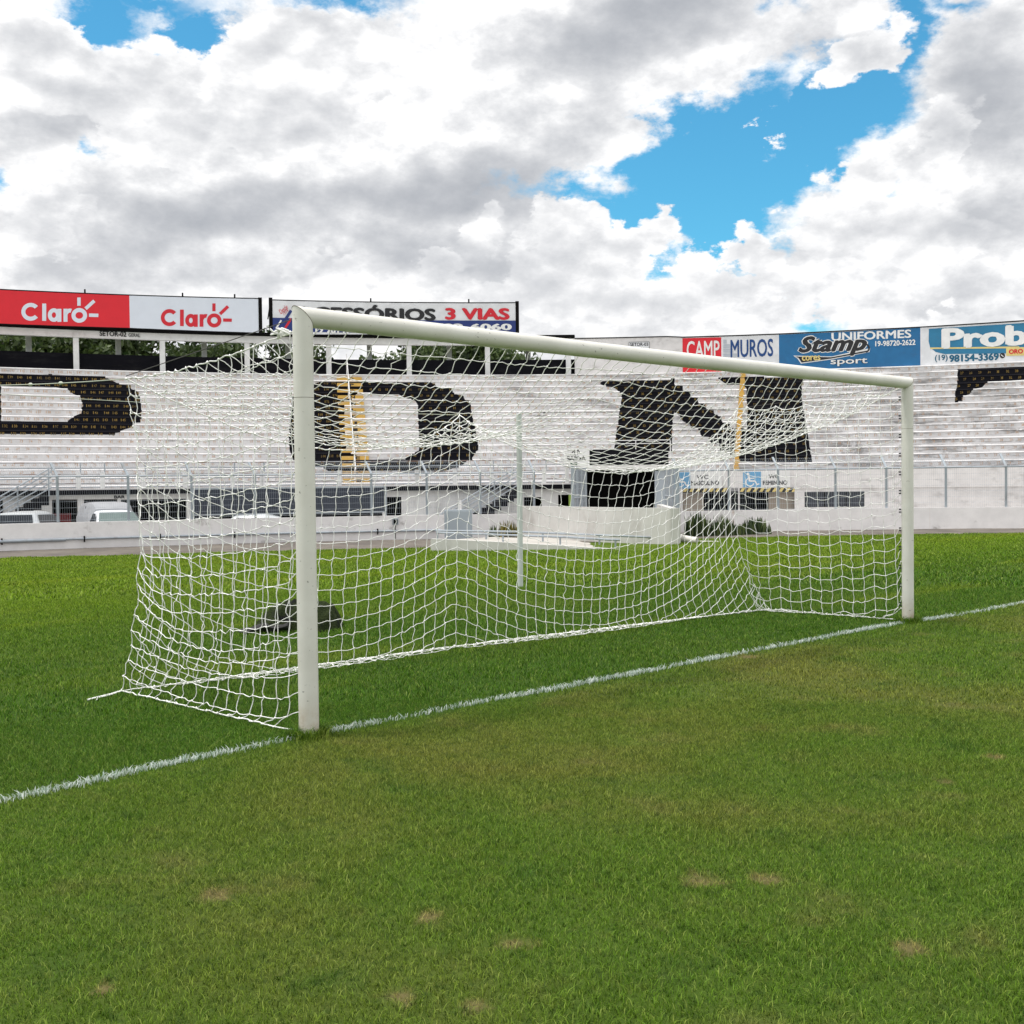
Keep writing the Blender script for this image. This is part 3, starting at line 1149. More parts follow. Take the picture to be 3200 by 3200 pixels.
def build_net():
    X, E, Lr, panel, (TL, TR, MS) = simulate_net()
    cm = mat('white_net_cord', (0.86, 0.86, 0.85), 0.7, dirt=(0.5, 0.46, 0.4), amt=.35, scale=(5, 5, 5))
    net = empty('goal_net', (3.7, 2.0, 0))
    tag(net, 'white knotted cord net hanging slack from the goal frame', 'net')

    def tri(T):
        return T
    for pn, nm in ((0, 'roof_panel'), (1, 'back_panel'), (2, 'side_panel'), (3, 'side_panel'), (4, 'border_rope'), (5, 'ground_rope')):
        q = np.where(panel == pn)[0]
        V, T = rope_mesh(X, E[q], Lr[q],     .0029 if pn < 4 else .0047, .0048 if pn < 4 else .003)
        ids = np.unique(E[q])
        V2, T2 = knots(X, ids, .0078 if pn < 4 else .0115)
        me = bpy.data.meshes.new(nm)
        VV = np.concatenate([V, V2])
        TT = np.concatenate([T, T2 + len(V)])
        faces = [tuple(dict.fromkeys(t)) for t in TT.tolist()]
        me.from_pydata(VV.tolist(), [], faces)
        me.polygons.foreach_set('use_smooth', [True] * len(me.polygons))
        me.materials.append(cm)
        link(nm, me, net)
    # loose ends: tail on the grass at the near back corner and a knot of cord at the post top
    mb = MB()
    c = X[E[:, 0]][0]
    mb.tube([(-.12, 2.24, .02), (-.22, 2.20, .014), (-.32, 2.17, .012), (-.42, 2.13, .01)], .006, 6)
    mb.build('loose_cord_end', cm, net, smooth=True)
    mb = MB()
    mb.tube([(-.12, 2.23, .02), (-.24, 2.17, .014), (-.34, 2.14, .012), (-.39, 2.06, .01)], .004, 6)
    mb.build('loose_cord_end', cm, net, smooth=True)
    mb = MB()
    for k in range(7):
        a = rng.normal(0, 1, 3) * .02
        p0 = np.array([-.05, .06, 2.40])
        mb.tube([p0, p0 + np.array([-.04, .05, .02]) + a, p0 + np.array([-.02, .10, .0]) - a, p0 + np.array([.03, .07, .03])], .005, 6)
    mb.tube([(-.05, .07, 2.42), (-.085, .09, 2.435), (-.13, .11, 2.41), (-.15, .12, 2.43)], .007, 6)
    mb.build('loose_cord_end', cm, net, smooth=True)
    # back poles and the cords that hold the net out
    pm = mat('pale_green_pole_paint', (0.52, 0.56, 0.54), 0.6, dirt=(0.3, 0.31, 0.3), amt=.5, scale=(3, 3, 1))
    tops = []
    for (x, y, lab) in ((7.715, 6.08, 'slim pale grey-green net pole standing on the grass behind the far post'),
                        (-0.35, 6.15, 'slim pale grey-green net pole on the grass behind the near post, left of the goal')):
        mb = MB()
        z0 = zg(x, y)
        mb.tube([(x, y, z0 - .1), (x + .01, y, 2.50)], .04, 20)
        e = empty('net_pole', (x, y, z0))
        tag(e, lab, 'pole', 'poles behind the goal that hold the net out')
        mb.build('pole_shaft', pm, e, smooth=True)
        hk = MB()
        hk.tube([(x + .01, y, 2.49), (x + .01, y - .05, 2.52), (x + .01, y - .09, 2.515)], .007, 6)
        hk.build('hook', M_GALV, e, smooth=True)
        tops.append(np.array([x + .01, y - .09, 2.515]))
    gc = mat('grey_green_cord', (0.42, 0.45, 0.38), 0.7)
    dk = mat('dark_wire', (0.05, 0.045, 0.045), 0.5)

    def cord(a, b, sag, rad, m, lab, kn=None):
        a, b = np.array(a), np.array(b)
        mb = MB()
        mb.tube([a + (b - a) * t - np.array([0, 0, sag * 4 * t * (1 - t)]) for t in np.linspace(0, 1, 13)], rad, 6)
        for t in (kn or []):
            p = a + (b - a) * t - np.array([0, 0, sag * 4 * t * (1 - t)])
            mb.tube([p - (b - a) * .008, p, p + (b - a) * .008], [.006, .016, .006], 6)
        o = mb.build('stay_cord', m, smooth=True)
        tag(o, lab, 'cord', 'cords staying the net')
    pr, pl = tops
    cord(TL, pl, .03, .004, gc, 'pale green cord pulling the near back corner of the net to the left', [.25, .38])
    cord(MS, pl + np.array([0, 0, -.04]), .03, .0032, gc, 'thin pale cord pulling up the middle of the net roof from the left')
    cord(TR, pr, .02, .003, dk, 'dark thin cord from the far pole to the far back corner of the net', [.88, .96])
    cord((-.03, .06, 2.49), TL + np.array([0, 0, .02]), .0, .003, dk, 'dark wire above the net edge from the near post top to the net corner')
    cord((GL - .02, .06, 2.46), TR + np.array([0, 0, .0]), .0, .003, dk, 'dark wire above the net edge from the far post top to the net corner')


# ------------------------------------------------------------------ heap of old turf mat behind the goal
def build_heap():
    m = bpy.data.materials.new('old_turf_mat')
    m.use_nodes = True
    b = NB(m.node_tree)
    bs = b.n('ShaderNodeBsdfPrincipled')
    p = b.pos()
    c = b.mix(b.ss(b.noise(p, 60, 4, .7), .35, .7), (0.014, 0.022, 0.008), (0.045, 0.060, 0.022))
    c = b.mix(b.ss(b.noise(p, 5, 3, .6), .52, .66, 0, .9), c, (0.012, 0.012, 0.015))
    b.put(bs.inputs['Base Color'], c)
    bs.inputs['Roughness'].default_value = .95
    bs.inputs['Specular IOR Level'].default_value = .1
    bp = b.n('ShaderNodeBump')
    bp.inputs['Strength'].default_value = 1
    bp.inputs['Distance'].default_value = .02
    b.put(bp.inputs['Height'], b.noise(p, 70, 4, .7))
    b.link(bp.outputs[0], bs.inputs['Normal'])
    o = b.n('ShaderNodeOutputMaterial')
    b.link(bs.outputs[0], o.inputs[0])
    c0 = gnd(925, 1965)
    ax = np.array([math.cos(YAW), -math.sin(YAW)])
    ay = np.array([math.sin(YAW), math.cos(YAW)])
    nu, nv = 70, 36
    mb = MB()
    V = []
    for i in range(nu + 1):
        s = -1 + 2 * i / nu
        for j in range(nv + 1):
            t = -1 + 2 * j / nv
            prof = (1 - max(0, -s) ** 1.5 * .85 - .0) * (1 - abs(s) ** 7)
            if s > 0: prof = (1 - abs(s) ** 4 * .55) * (1 - abs(s) ** 14)
            h = .30 * max(0, prof) * max(0, 1 - abs(t) ** 3.2) ** .7
            fold = .045 * (1 - abs(math.sin(5 * s + 3 * t + .7))) ** 2 + .03 * math.sin(9 * s + 4 * t) * math.sin(3 * t + 2) + .016 * math.sin(17 * s - 9 * t)
            h = max(0, h + fold * (h > .03))
            und = .05 * math.sin(7 * s + 1) * (1 if t < 0 else .4)
            q = ax * (s * .47) + ay * ((t * .33) * (1 - .25 * s * s) + und)
            V.append((c0[0] + q[0], c0[1] + q[1] + .0, h - .01))
    F = []
    for i in range(nu):
        for j in range(nv):
            a = i * (nv + 1) + j
            F.append((a, a + nv + 1, a + nv + 2, a + 1))
    mb.add(V, F)
    e = empty('turf_mat_heap', (c0[0], c0[1], 0))
    tag(e, 'crumpled dark green turf mat heap lying on the grass behind the net', 'mat')
    mb.build('mat_sheet', m, e, smooth=True)
    fl = MB()
    pts = []
    for k in range(9):
        s = -.98 + 1.0 * k / 8
        q = ax * (s * .5 - .02) + ay * (-.33 - .02 * math.sin(5 * s))
        pts.append((c0[0] + q[0], c0[1] + q[1], .03 + .05 * (k / 8) + .015 * math.sin(9 * s)))
    rings = []
    for k, pnt in enumerate(pts):
        rr = .022 + .02 * math.sin(k * 1.3) ** 2
        rings.append([(pnt[0] + ay[0] * rr * 2 * math.cos(t), pnt[1] + ay[1] * rr * 2 * math.cos(t), max(.0, pnt[2] + rr * math.sin(t))) for t in np.linspace(0, 2 * math.pi, 9)[:-1]])
    fl.loft(rings)
    fl.build('rolled_edge', M_RUBBER, e, smooth=True)


# ------------------------------------------------------------------ grandstand
RT, ZT, TREAD, RISE, NROW = 60.37, 7.30, 0.50, 0.355, 17
PHL, PHR = R(98), R(4)


def row_of(x, y):
    """survey a photo point on the slope of the terrace: phi and row coordinate (0 top edge .. 17 bottom)"""
    r = 57.0
    for _ in range(6):
        p, z = cy(x, y, r)
        k = (ZT - z) / RISE
        r = RT - TREAD * max(-1, min(18, math.floor(k)))
    return p, k


def terrace_mat():
    m = bpy.data.materials.new('weathered_white_terrace')
    m.use_nodes = True
    b = NB(m.node_tree)
    bs = b.n('ShaderNodeBsdfPrincipled')
    p = b.pos()
    X = b.sep(p)[0]
    streak = b.noise(b.vm('MULTIPLY', p, (.35, .35, 4.0)), 1.3, 9, .68)
    blot = b.noise(b.vm('MULTIPLY', p, (.8, .8, 1.2)), .8, 8, .65)
    fine = b.noise(b.vm('MULTIPLY', p, (2.5, 2.5, 2.0)), 2.0, 6, .7)
    right = b.ss(X, 30, 48)
    c = b.mix(b.ss(blot, .35, .65), (0.53, 0.52, 0.525), (0.67, 0.66, 0.665))
    thr = b.ss(right, 0, 1, .55, .475)
    dirt = b.m('MULTIPLY', b.ss(streak, thr, b.m('ADD', thr, .16), 0, .75), b.ss(fine, .30, .52))
    c = b.mix(dirt, c, (0.10, 0.095, 0.095))
    crack = b.noise(b.vm('MULTIPLY', p, (1.6, 1.6, .12)), 1.5, 5, .7)
    c = b.mix(b.m('MULTIPLY', b.ss(b.m('ABSOLUTE', b.m('SUBTRACT', crack, .5)), .012, .002), b.ss(blot, .5, .6, 0, .6)), c, (.12, .11, .1))
    c = b.mix(b.ss(fine, .52, .74, 0, .5), c, (0.36, 0.33, 0.31))
    c = b.mix(b.m('MULTIPLY', b.ss(b.noise(p, 5, 6, .7), .62, .72, 0, .5), b.ss(blot, .45, .6)), c, (0.30, 0.24, 0.2))
    b.put(bs.inputs['Base Color'], c)
    bs.inputs['Roughness'].default_value = .85
    bp = b.n('ShaderNodeBump')
    bp.inputs['Strength'].default_value = .4
    bp.inputs['Distance'].default_value = .03
    b.put(bp.inputs['Height'], fine)
    b.link(bp.outputs[0], bs.inputs['Normal'])
    o = b.n('ShaderNodeOutputMaterial')
    b.link(bs.outputs[0], o.inputs[0])
    return m


Z1 = lambda x, y: (x * .46584, 850 + y * .46584)
Z2 = lambda x, y: (800 + x * .46584, 900 + y * .46584)
Z3 = lambda x, y: (1600 + x * .46584, 950 + y * .46584)
Z4 = lambda x, y: (2300 + x * .46584, 950 + y * .46584)

LETTERS = {
    'P': [[Z1(-420, 640), Z1(0, 680), Z1(340, 690), Z1(700, 703), Z1(745, 722), Z1(800, 745), Z1(872, 752), Z1(880, 785), Z1(922, 795), Z1(940, 840), Z1(948, 920),
           Z1(946, 1003), Z1(905, 1010), Z1(875, 1045), Z1(815, 1062), Z1(757, 1094), Z1(400, 1086), Z1(-20, 1082), Z1(-20, 1290), Z1(-420, 1270)],
          [Z1(6, 757), Z1(440, 775), Z1(482, 818), Z1(530, 824), Z1(548, 872), Z1(546, 952), Z1(500, 962), Z1(452, 1001), Z1(6, 994)]],
    'O': [[Z2(430, 628), Z2(1150, 628), Z2(1195, 638), Z2(1228, 670), Z2(1312, 672), Z2(1332, 712), Z2(1392, 716), Z2(1402, 752), Z2(1437, 755), Z2(1448, 832),
           Z2(1458, 905), Z2(1470, 920), Z2(1476, 995), Z2(1490, 1008), Z2(1490, 1092), Z2(1470, 1100), Z2(1450, 1150), Z2(1420, 1156), Z2(1385, 1190), Z2(1330, 1205),
           Z2(1265, 1232), Z2(490, 1232), Z2(440, 1200), Z2(330, 1190), Z2(248, 1150), Z2(224, 1080), Z2(219, 1000), Z2(226, 900), Z2(236, 800), Z2(247, 722), Z2(330, 690), Z2(385, 645)],
          [Z2(680, 706), Z2(950, 708), Z2(1000, 738), Z2(1062, 748), Z2(1084, 780), Z2(1088, 900), Z2(1096, 1030), Z2(1092, 1095), Z2(1050, 1106), Z2(1000, 1148),
           Z2(720, 1148), Z2(655, 1112), Z2(605, 1095), Z2(594, 1000), Z2(592, 750), Z2(640, 745)]],
    'N': [[Z3(578, 519), Z3(700, 513), Z3(1092, 504), Z3(1092, 543), Z3(1146, 545), Z3(1150, 580), Z3(1195, 583), Z3(1202, 620), Z3(1246, 624), Z3(1252, 660),
           Z3(1300, 662), Z3(1306, 702), Z3(1352, 705), Z3(1357, 744), Z3(1405, 747), Z3(1412, 792), Z3(1462, 800), Z3(1476, 834), Z3(1578, 836),
           Z3(1572, 560), Z3(1532, 534), Z3(1440, 533), Z3(1384, 498), Z4(40, 490), Z4(452, 492), Z4(448, 518), Z4(440, 545), Z4(440, 640), Z4(455, 720), Z4(466, 810),
           Z4(485, 900), Z4(500, 1000), Z4(515, 1062), Z3(1535, 1062), Z3(1522, 1040), Z3(1470, 1035), Z3(1462, 988), Z3(1396, 982), Z3(1388, 935), Z3(1335, 930),
           Z3(1320, 888), Z3(1272, 884), Z3(1258, 842), Z3(1205, 838), Z3(1190, 797), Z3(1148, 792), Z3(1130, 750), Z3(1090, 722), Z3(1084, 740), Z3(1078, 800), Z3(1074, 985),
           Z3(684, 975), Z3(700, 860), Z3(712, 790), Z3(722, 715), Z3(736, 640), Z3(737, 600), Z3(690, 562), Z3(604, 545)]],
    'T': [[Z4(1486, 441), Z4(2700, 385), Z4(2700, 680), Z4(2620, 655), Z4(2560, 490), Z4(2330, 480), Z4(2330, 1000), Z4(2050, 1010), Z4(2050, 498), Z4(1932, 508), Z4(1692, 518),
           Z4(1650, 560), Z4(1592, 566), Z4(1566, 606), Z4(1520, 613), Z4(1519, 655), Z4(1468, 660), Z4(1472, 575), Z4(1480, 568)]]}


def letter_rows(polys, sub=4):
    """where a painted letter covers each strip of each riser: list of (row top, row bottom, phi left top, right top, left bot, right bot)"""
    pp = [[row_of(*q) for q in pl] for pl in polys]

    def cross(k):
        xs = []
        for pl in pp:
            for a, b in zip(pl, pl[1:] + pl[:1]):
                if (a[1] <= k) != (b[1] <= k):
                    t = (k - a[1]) / (b[1] - a[1])
                    xs.append(a[0] + (b[0] - a[0]) * t)
        xs.sort(reverse=True)
        return [(xs[i], xs[i + 1]) for i in range(0, len(xs) - 1, 2)]
    out = []
    for row in range(NROW):
        for s in range(sub):
            k0, k1 = row + s / sub, row + (s + 1) / sub
            a, b, c = cross(k0 + 1e-4), cross(k1 - 1e-4), cross((k0 + k1) / 2)
            if len(a) == len(b) == len(c):
                out += [(k0, k1, i[0], i[1], j[0], j[1]) for i, j in zip(a, b)]
            else:
                out += [(k0, k1, i[0], i[1], i[0], i[1]) for i in c]
    return out


def build_stand():
    st = empty('grandstand', P(R(50), 55, -.85))
    tag(st, 'curved white terraced grandstand with big black painted letters and numbered rows', 'grandstand')
    tm = terrace_mat()
    # terrace steps
    mb = MB()
    n = 150
    prof = []
    for i in range(NROW):
        rr = RT - TREAD * i
        prof += [(rr + .045, ZT - RISE * i), (rr, ZT - RISE * i - .04), (rr, ZT - RISE * i - .055), (rr + .035, ZT - RISE * i - .058), (rr + .035, ZT - RISE * (i + 1))]
    prof = [(62.6, ZT)] + prof + [(51.9, ZT - RISE * NROW), (51.9, ZT - RISE * NROW - .25)]
    V, F = [], []
    m_ = len(prof)
    for k in range(n + 1):
        ph = PHL + (PHR - PHL) * k / n
        V += [P(ph, r, z) for r, z in prof]
    for k in range(n):
        for j in range(m_ - 1):
            a = k * m_ + j
            F.append((a, a + 1, a + m_ + 1, a + m_))
    mb.add(V, F)
    mb.build('terrace', tm, st)
    # painted letters
    lets = {}
    lm = mat('black_letter_paint', (0.007, 0.007, 0.010), .9, dirt=(0.04, .04, .04), amt=.35, scale=(.6, .6, 5), lo=.55, hi=.8, spec=.08)
    for ch, polys in LETTERS.items():
        mb = MB()
        rows = letter_rows(polys)
        lets[ch] = rows
        for k0, k1, a, b, c, d in rows:
            row = int(k0 + 1e-6)
            rr = RT - TREAD * row
            seg = max(1, int(abs(a - b) * rr / 1.2))
            vs, fs = [], []
            top = k0 - row < .01
            for q in range(seg + 1):
                t = q / seg
                pa, pb = a + (b - a) * t, c + (d - c) * t
                z0, z1 = ZT - RISE * k0, ZT - RISE * k1
                if top:     # nosing, then the riser
                    vs += [P(pa, rr + .043, z0 + .003), P(pa, rr - .004, z0 - .038), P(pa, rr - .004, z0 - .058), P(pa, rr + .031, z0 - .061), P(pb, rr + .031, z1)]
                else:
                    vs += [P(pa, rr + .031, z0), P(pb, rr + .031, z1)]
            w = 5 if top else 2
            for q in range(seg):
                for j in range(w - 1):
                    o = q * w + j
                    fs.append((o, o + 1, o + w + 1, o + w))
            mb.add(vs, fs)
        o = mb.build('painted_letter', lm, st)
        o['label'] = {'P': 'black letter P with a wide bowl', 'O': 'black letter O behind the near post', 'N': 'black letter N above the tunnel mouth', 'T': 'black letter T at the right edge'}[ch]

    def is_black(ph, k):
        for rows in lets.values():
            for k0, k1, a, b, c, d in rows:
                if k0 <= k < k1 and min(b, d) < ph < max(a, c):
                    return True
        return False
    # seat numbers
    nb = MB()
    aisle_a = row_of(*Z2(650, 900))[0]
    aisle_b = cy(*Z3(1530, 760), 57)[0]
    digs = {str(d): text_mesh(str(d), .008, 1) for d in range(10)}
    for row in range(NROW):
        rr = RT - TREAD * row
        zc = ZT - RISE * row - .155
        dphi = .415 / rr

        def put(ph, num):
            s = '%02d' % num
            H = .125
            wd = .075
            blk = is_black(ph, row + .45)
            x = -len(s) * wd / 2
            for chd in s:
                V, F, a, b, c, d = digs[chd]
                vs = [P(ph - (x + (q[0] - a) / max(b - a, .25) * wd * .85) / rr, rr + .024, zc + (q[1] - c) / (d - c) * H - H / 2) for q in V]
                nb.add(vs, F, 1 if blk else 0)
                x += wd
        start = aisle_a + .55 / rr
        num = int(round((177 if row < 10 else 118) - row * 1.1)) - (3 if row > 10 else 0)
        j = 0
        while True:
            ph = start + dphi * (j + .5) * (1 + .0) + rng.normal(0, .0006)
            if ph > R(82) or num - j < 1:
                break
            put(ph, num - j)
            j += 1
        ph = aisle_a - 1.1 / rr
        j = 1
        while ph > aisle_b + .35 / rr:
            put(ph + rng.normal(0, .0006), j)
            j += 1
            ph -= dphi
        ph = aisle_b - .4 / rr
        j = 1
        while ph > R(18):
            put(ph + rng.normal(0, .0006), j)
            j += 1
            ph -= dphi
    nb.build('seat_numbers', [M_ORANGE, M_GOLD], st)
    # yellow aisle with row letters
    am = MB()
    names = 'QPONMLKJIHGFEDCBA'
    pa0, pb0 = row_of(*Z2(545, 620))[0], row_of(*Z2(712, 620))[0]
    pa1, pb1 = row_of(*Z2(580, 1280))[0], row_of(*Z2(768, 1280))[0]
    for row in range(NROW):
        t = row / (NROW - 1)
        rr = RT - TREAD * row
        pa, pb = pa0 + (pa1 - pa0) * t, pb0 + (pb1 - pb0) * t
        z = ZT - RISE * row
        lo = .19 if row else .23
        # an intermediate step in front of every riser, its face painted yellow
        am.arc(pa, pb, rr - .25, rr - .008, z - RISE + .004, z - RISE + .185, 0)
        V, F, a, b, c, d = text_mesh(names[row], .04, 2)
        pm = (pa + pb) / 2 - .1 / rr
        vs = [P(pm - ((q[0] - a) / (b - a) - .5) * .24 / rr, rr - .258, z - RISE + .025 + (q[1] - c) / (d - c) * .14) for q in V]
        al = MB()
        al.add(vs, F)
        al.build('row_letter', M_INK, st)
    am.build('aisle_steps', M_YEL, st)
    hr = MB()
    pts = []
    for row in range(0, NROW + 1):
        rr = RT - TREAD * row
        t = row / NROW
        pm = (pa0 + pb0) / 2 + ((pa1 + pb1) / 2 - (pa0 + pb0) / 2) * t + .1 / rr
        pts.append(P(pm, rr, ZT - RISE * row + .95))
        if row % 4 == 0:
            hr.tube([P(pm, rr + .2, ZT - RISE * row), P(pm, rr + .2, ZT - RISE * row + .95 + .14)], .02, 6)
    hr.tube(pts, .02, 6)
    hr.build('aisle_handrail', M_WHITE2, st)
    # narrow orange aisle line on the right
    om = MB()
    for row in range(NROW - 2):
        rr = RT - TREAD * row
        t = row / 14
        x = 1550 + (1505 - 1550) * t
        ph = cy(*Z3(x, 470 + 600 * t), rr)[0]
        z = ZT - RISE * row
        om.arc(ph + .12 / rr, ph - .12 / rr, rr - .25, rr - .008, z - RISE + .004, z - RISE + .18)
        om.arc(ph + .12 / rr, ph - .10 / rr, rr - .013, rr - .005, z - RISE + .19, z - .001)
    om.build('aisle_steps', M_YEL, st)

    # gallery behind the top row
    ph_end = cy(2131, 1163, 61.4)[0]
    pt = MB()
    zt = cy(1033, 1122.7, 61.5)[1]
    pt.arc(PHL, ph_end, 61.5, 61.7, ZT, zt)
    pt.build('parapet', M_BLACK, st)
    zb0 = cy(200, 1052, 60.9)[1]
    zb1 = cy(200, 1030, 60.9)[1]
    ph_roof = cy(1796, 1059, 60.9)[0]
    bm = MB()
    bm.arc(PHL, ph_roof, 60.9, 61.2, zb0, zb1)
    be = bm.build('gallery_beam', M_WHITE2, st)
    tx = MB()
    ctext(tx, 'SETOR-02', *Z1(668, 398), *Z1(848, 432), 60.88, .035)
    ctext(tx, 'GERAL', *Z1(862, 412), *Z1(940, 436), 60.88, .01)
    tx.build('lettering', M_INK, be)
    rf = MB()
    rf.arc(PHL, ph_roof, 60.95, 63.1, zb1 + .003, zb1 + .20)
    rf.arc(PHL, ph_roof, 60.7, 60.95, zb1 + .02, zb1 + .12)
    rf.build('gallery_roof', M_DARK, st)
    # columns
    xs = [Z1(x, 0)[0] for x in (-640, -65, 511, 1090, 1658)] + [Z2(x, 0)[0] for x in (488, 1027, 1553)] + [Z3(378, 0)[0]]
    for x in xs:
        ph = cy(x, 1120, 61.1)[0]
        mb = MB()
        c = P(ph, 61.12, (ZT + zb0) / 2)
        mb.box(c, (.24, .26, zb0 - ZT - .006), ph)
        mb.build('column', M_WHITE2, st)
    xs = [Z1(x, 0)[0] for x in (-370, 193, 793, 1370)] + [Z2(x, 0)[0] for x in (215, 760, 1297, 1825)] + [Z3(108, 0)[0]]
    for x in xs:
        ph = cy(x, 1090, 62.8)[0]
        mb = MB()
        mb.box(P(ph, 62.8, (ZT + zb1) / 2), (.26, .26, zb1 - ZT), ph)
        mb.build('rear_column', M_WHITE2, st)
    # back wall with painted advertising, right part
    wm = MB()
    pts = [(1796, 1059), (2084, 1053), (2133, 1055), (2435, 1045), (2660, 1034), (2878, 1023.6), (3200, 1003.6)]
    prevq = None
    tops = []
    for x, y in pts:
        tops.append(cy(x, y, 60.9))
    tops.append((PHR, tops[-1][1] + .2))
    for (p0, z0), (p1, z1) in zip(tops[:-1], tops[1:]):
        wm.arc(p0, p1, 60.9, 61.25, ZT - .3, z0, z1b=z1)
    wm.build('back_wall', M_WHITE, st)
    cp = MB()
    for (p0, z0), (p1, z1) in zip(tops[:-1], tops[1:]):
        cp.arc(p0, p1, 60.86, 61.3, z0 + .002, z0 + .05, z0b=z1 + .002, z1b=z1 + .05)
    cp.build('wall_coping', M_BLACK, st)

    # ---- underneath: walkway, fascia, front wall with openings
    zw = ZT - RISE * NROW + .05
    ph_t0 = cy(1800, 1500, 50.3)[0]        # left jamb of the tunnel zone
    ph_t1 = cy(2072, 1500, 50.3)[0]
    fm = MB()
    za, zb = cy(300, 1546, 50.2)[1], cy(300, 1531, 50.2)[1]
    fm.arc(PHL, ph_t0, 50.2, 50.5, za, zb)
    fm.build('fascia', M_BLACK, st)
    sm = MB()
    sm.arc(PHL, ph_t0, 50.22, 52.0, zb + .002, zb + .06)
    sm.build('walkway_slab', M_WHITE, st)

    def wall_open(name, pL, pR, r, th, z0, z1, opens, m):
        mb = MB()
        ed = sorted({pL, pR, *[o[0] for o in opens], *[o[1] for o in opens]}, reverse=True)
        for a, b in zip(ed[:-1], ed[1:]):
            md = (a + b) / 2
            segs = [(z0, z1)]
            for o in opens:
                if o[1] < md < o[0]:
                    ns = []
                    for s0, s1 in segs:
                        if o[2] > s0 + .01:
                            ns.append((s0, min(s1, o[2])))
                        if o[3] < s1 - .01:
                            ns.append((max(s0, o[3]), s1))
                    segs = ns
            for s0, s1 in segs:
                mb.arc(a, b, r, r + th, s0, s1)
        return mb.build(name, m, st)

    def op(x0, y0, x1, y1, r):
        xm = (x0 + x1) / 2
        return (cy(x0, y0, r)[0], cy(x1, y0, r)[0], max(-.84, cy(xm, y1, r)[1]), cy(xm, y0, r)[1])
    rw = 50.55
    A_ = lambda x, y: (x * .2588, 1400 + y * .2588)
    B_ = lambda x, y: (1300 + x * .3106, 1400 + y * .3106)
    C_ = lambda x, y: (1900 + x * .3106, 1350 + y * .3106)
    ops = [op(*A_(628, 618), *A_(935, 1300), rw), op(*A_(1012, 618), *A_(1418, 1300), rw), op(*A_(1460, 618), *A_(2250, 1300), rw),
           op(*A_(-900, 618), *A_(40, 1300), rw), op(598, 1560, 1195, 1700, rw), op(*Z2(872, 1402), *Z2(975, 1640), rw), op(*B_(1085, 495), *B_(1265, 640), rw), op(*B_(1430, 470), *B_(1600, 900), rw)]
    wall_open('front_wall', PHL, ph_t0, rw, .2, -.85, za, ops, M_WHITE2)
    ops2 = [op(*C_(752, 600), *C_(1210, 1100), rw), op(*C_(1236, 562), *C_(1310, 1100), rw), op(*C_(1325, 600), *C_(1878, 1100), rw),
            op(*Z4(460, 1258), *Z4(862, 1362), rw)]
    zrw = cy(2600, 1465, rw)[1]
    wall_open('front_wall', ph_t1, PHR, rw, .2, -.85, zrw, ops2, M_WHITE)
    # a raised band along the right front wall and slab edge
    bd = MB()
    zbd = cy(2800, Z4(0, 1232)[1], rw)[1]
    bd.arc(cy(2480, 1500, rw)[0], PHR, rw - .05, rw - .003, zbd, zrw - .004)
    bd.build('wall_band', M_WHITE, st)
    bk = MB()
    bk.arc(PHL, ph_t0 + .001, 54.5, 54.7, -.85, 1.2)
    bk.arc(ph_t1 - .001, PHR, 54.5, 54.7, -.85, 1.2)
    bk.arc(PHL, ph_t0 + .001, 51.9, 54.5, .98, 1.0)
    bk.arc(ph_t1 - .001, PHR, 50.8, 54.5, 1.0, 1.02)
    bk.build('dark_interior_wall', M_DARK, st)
    ds = MB()
    ds.pbox(*C_(752, 605), *C_(965, 1050), rw + .35, .05)
    ds.build('beige_partition', M_BEIGE, st)
    ds = MB()
    ds.pbox(*C_(1615, 605), *C_(1878, 1050), rw + .35, .05)
    ds.build('beige_partition', M_BEIGE, st)
    wn = MB()
    wn.pbox(*Z4(462, 1260), *Z4(860, 1360), rw + .12, .03)
    w1 = wn.build('window', M_GREYWIN, st)
    for fx in (460, 590, 735, 858):
        wf = MB()
        wf.pbox(*Z4(fx, 1258), *Z4(fx + 6, 1362), rw + .08, .03)
        wf.build('window_frame', M_DARK, w1)
    # red kiosk counter glimpsed in the first opening
    rd = MB()
    rd.pbox(*A_(632, 790), *A_(860, 1000), rw + .6, .05)
    rd.build('red_counter', mat('red_counter', (.16, .012, .015), .6), st)
    bl = MB()
    ctext(bl, 'BAR', *A_(1378, 572), *A_(1508, 610), rw - .012, .04)
    bl.build('lettering', M_INK, st)

    # tunnel mouth
    tn = MB()
    r0 = 49.2
    pa, pb = cy(1830, 1500, r0)[0], cy(2058, 1500, r0)[0]
    zl0, zl1 = cy(1950, 1472, 48.9)[1], cy(1950, 1457, 48.9)[1]
    tn.arc(pa + .006, pa, r0, 51.4, -.85, zl0)
    tn.arc(pb, pb - .006, r0, 51.4, -.85, zl0)
    tn.arc(pa + .006, pb - .006, 51.402, 51.55, -.85, zl0)  # near-black plate close behind the mouth, its colour standing in for deep shade
    tn.arc(pa + .006, pb - .006, r0 + .02, 51.55, zl0 + .002, zl0 + .06)
    tn.build('tunnel_shade_lining', M_DARK, st)
    jm = MB()
    jm.arc(cy(2046, 1500, 49.1)[0], ph_t1, 49.1, 49.3, -.85, zl0 - .002)
    jm.build('tunnel_jamb', M_CAB, st)
    jm = MB()
    jm.arc(ph_t0 + .0, pa + .0062, 50.0, 50.2, -.85, zl0)
    jm.build('tunnel_jamb', M_CAB, st)
    ln = MB()
    ln.arc(cy(1824, 1460, 48.9)[0], cy(2090, 1460, 48.9)[0], 48.9, 50.9, zl0 + .064, zl1 + .05)
    ln.build('tunnel_lintel', M_WHITE, st)
    tp = MB()
    zt0, zt1 = cy(1960, 1455, 49.5)[1], cy(1960, 1404, 49.5)[1]
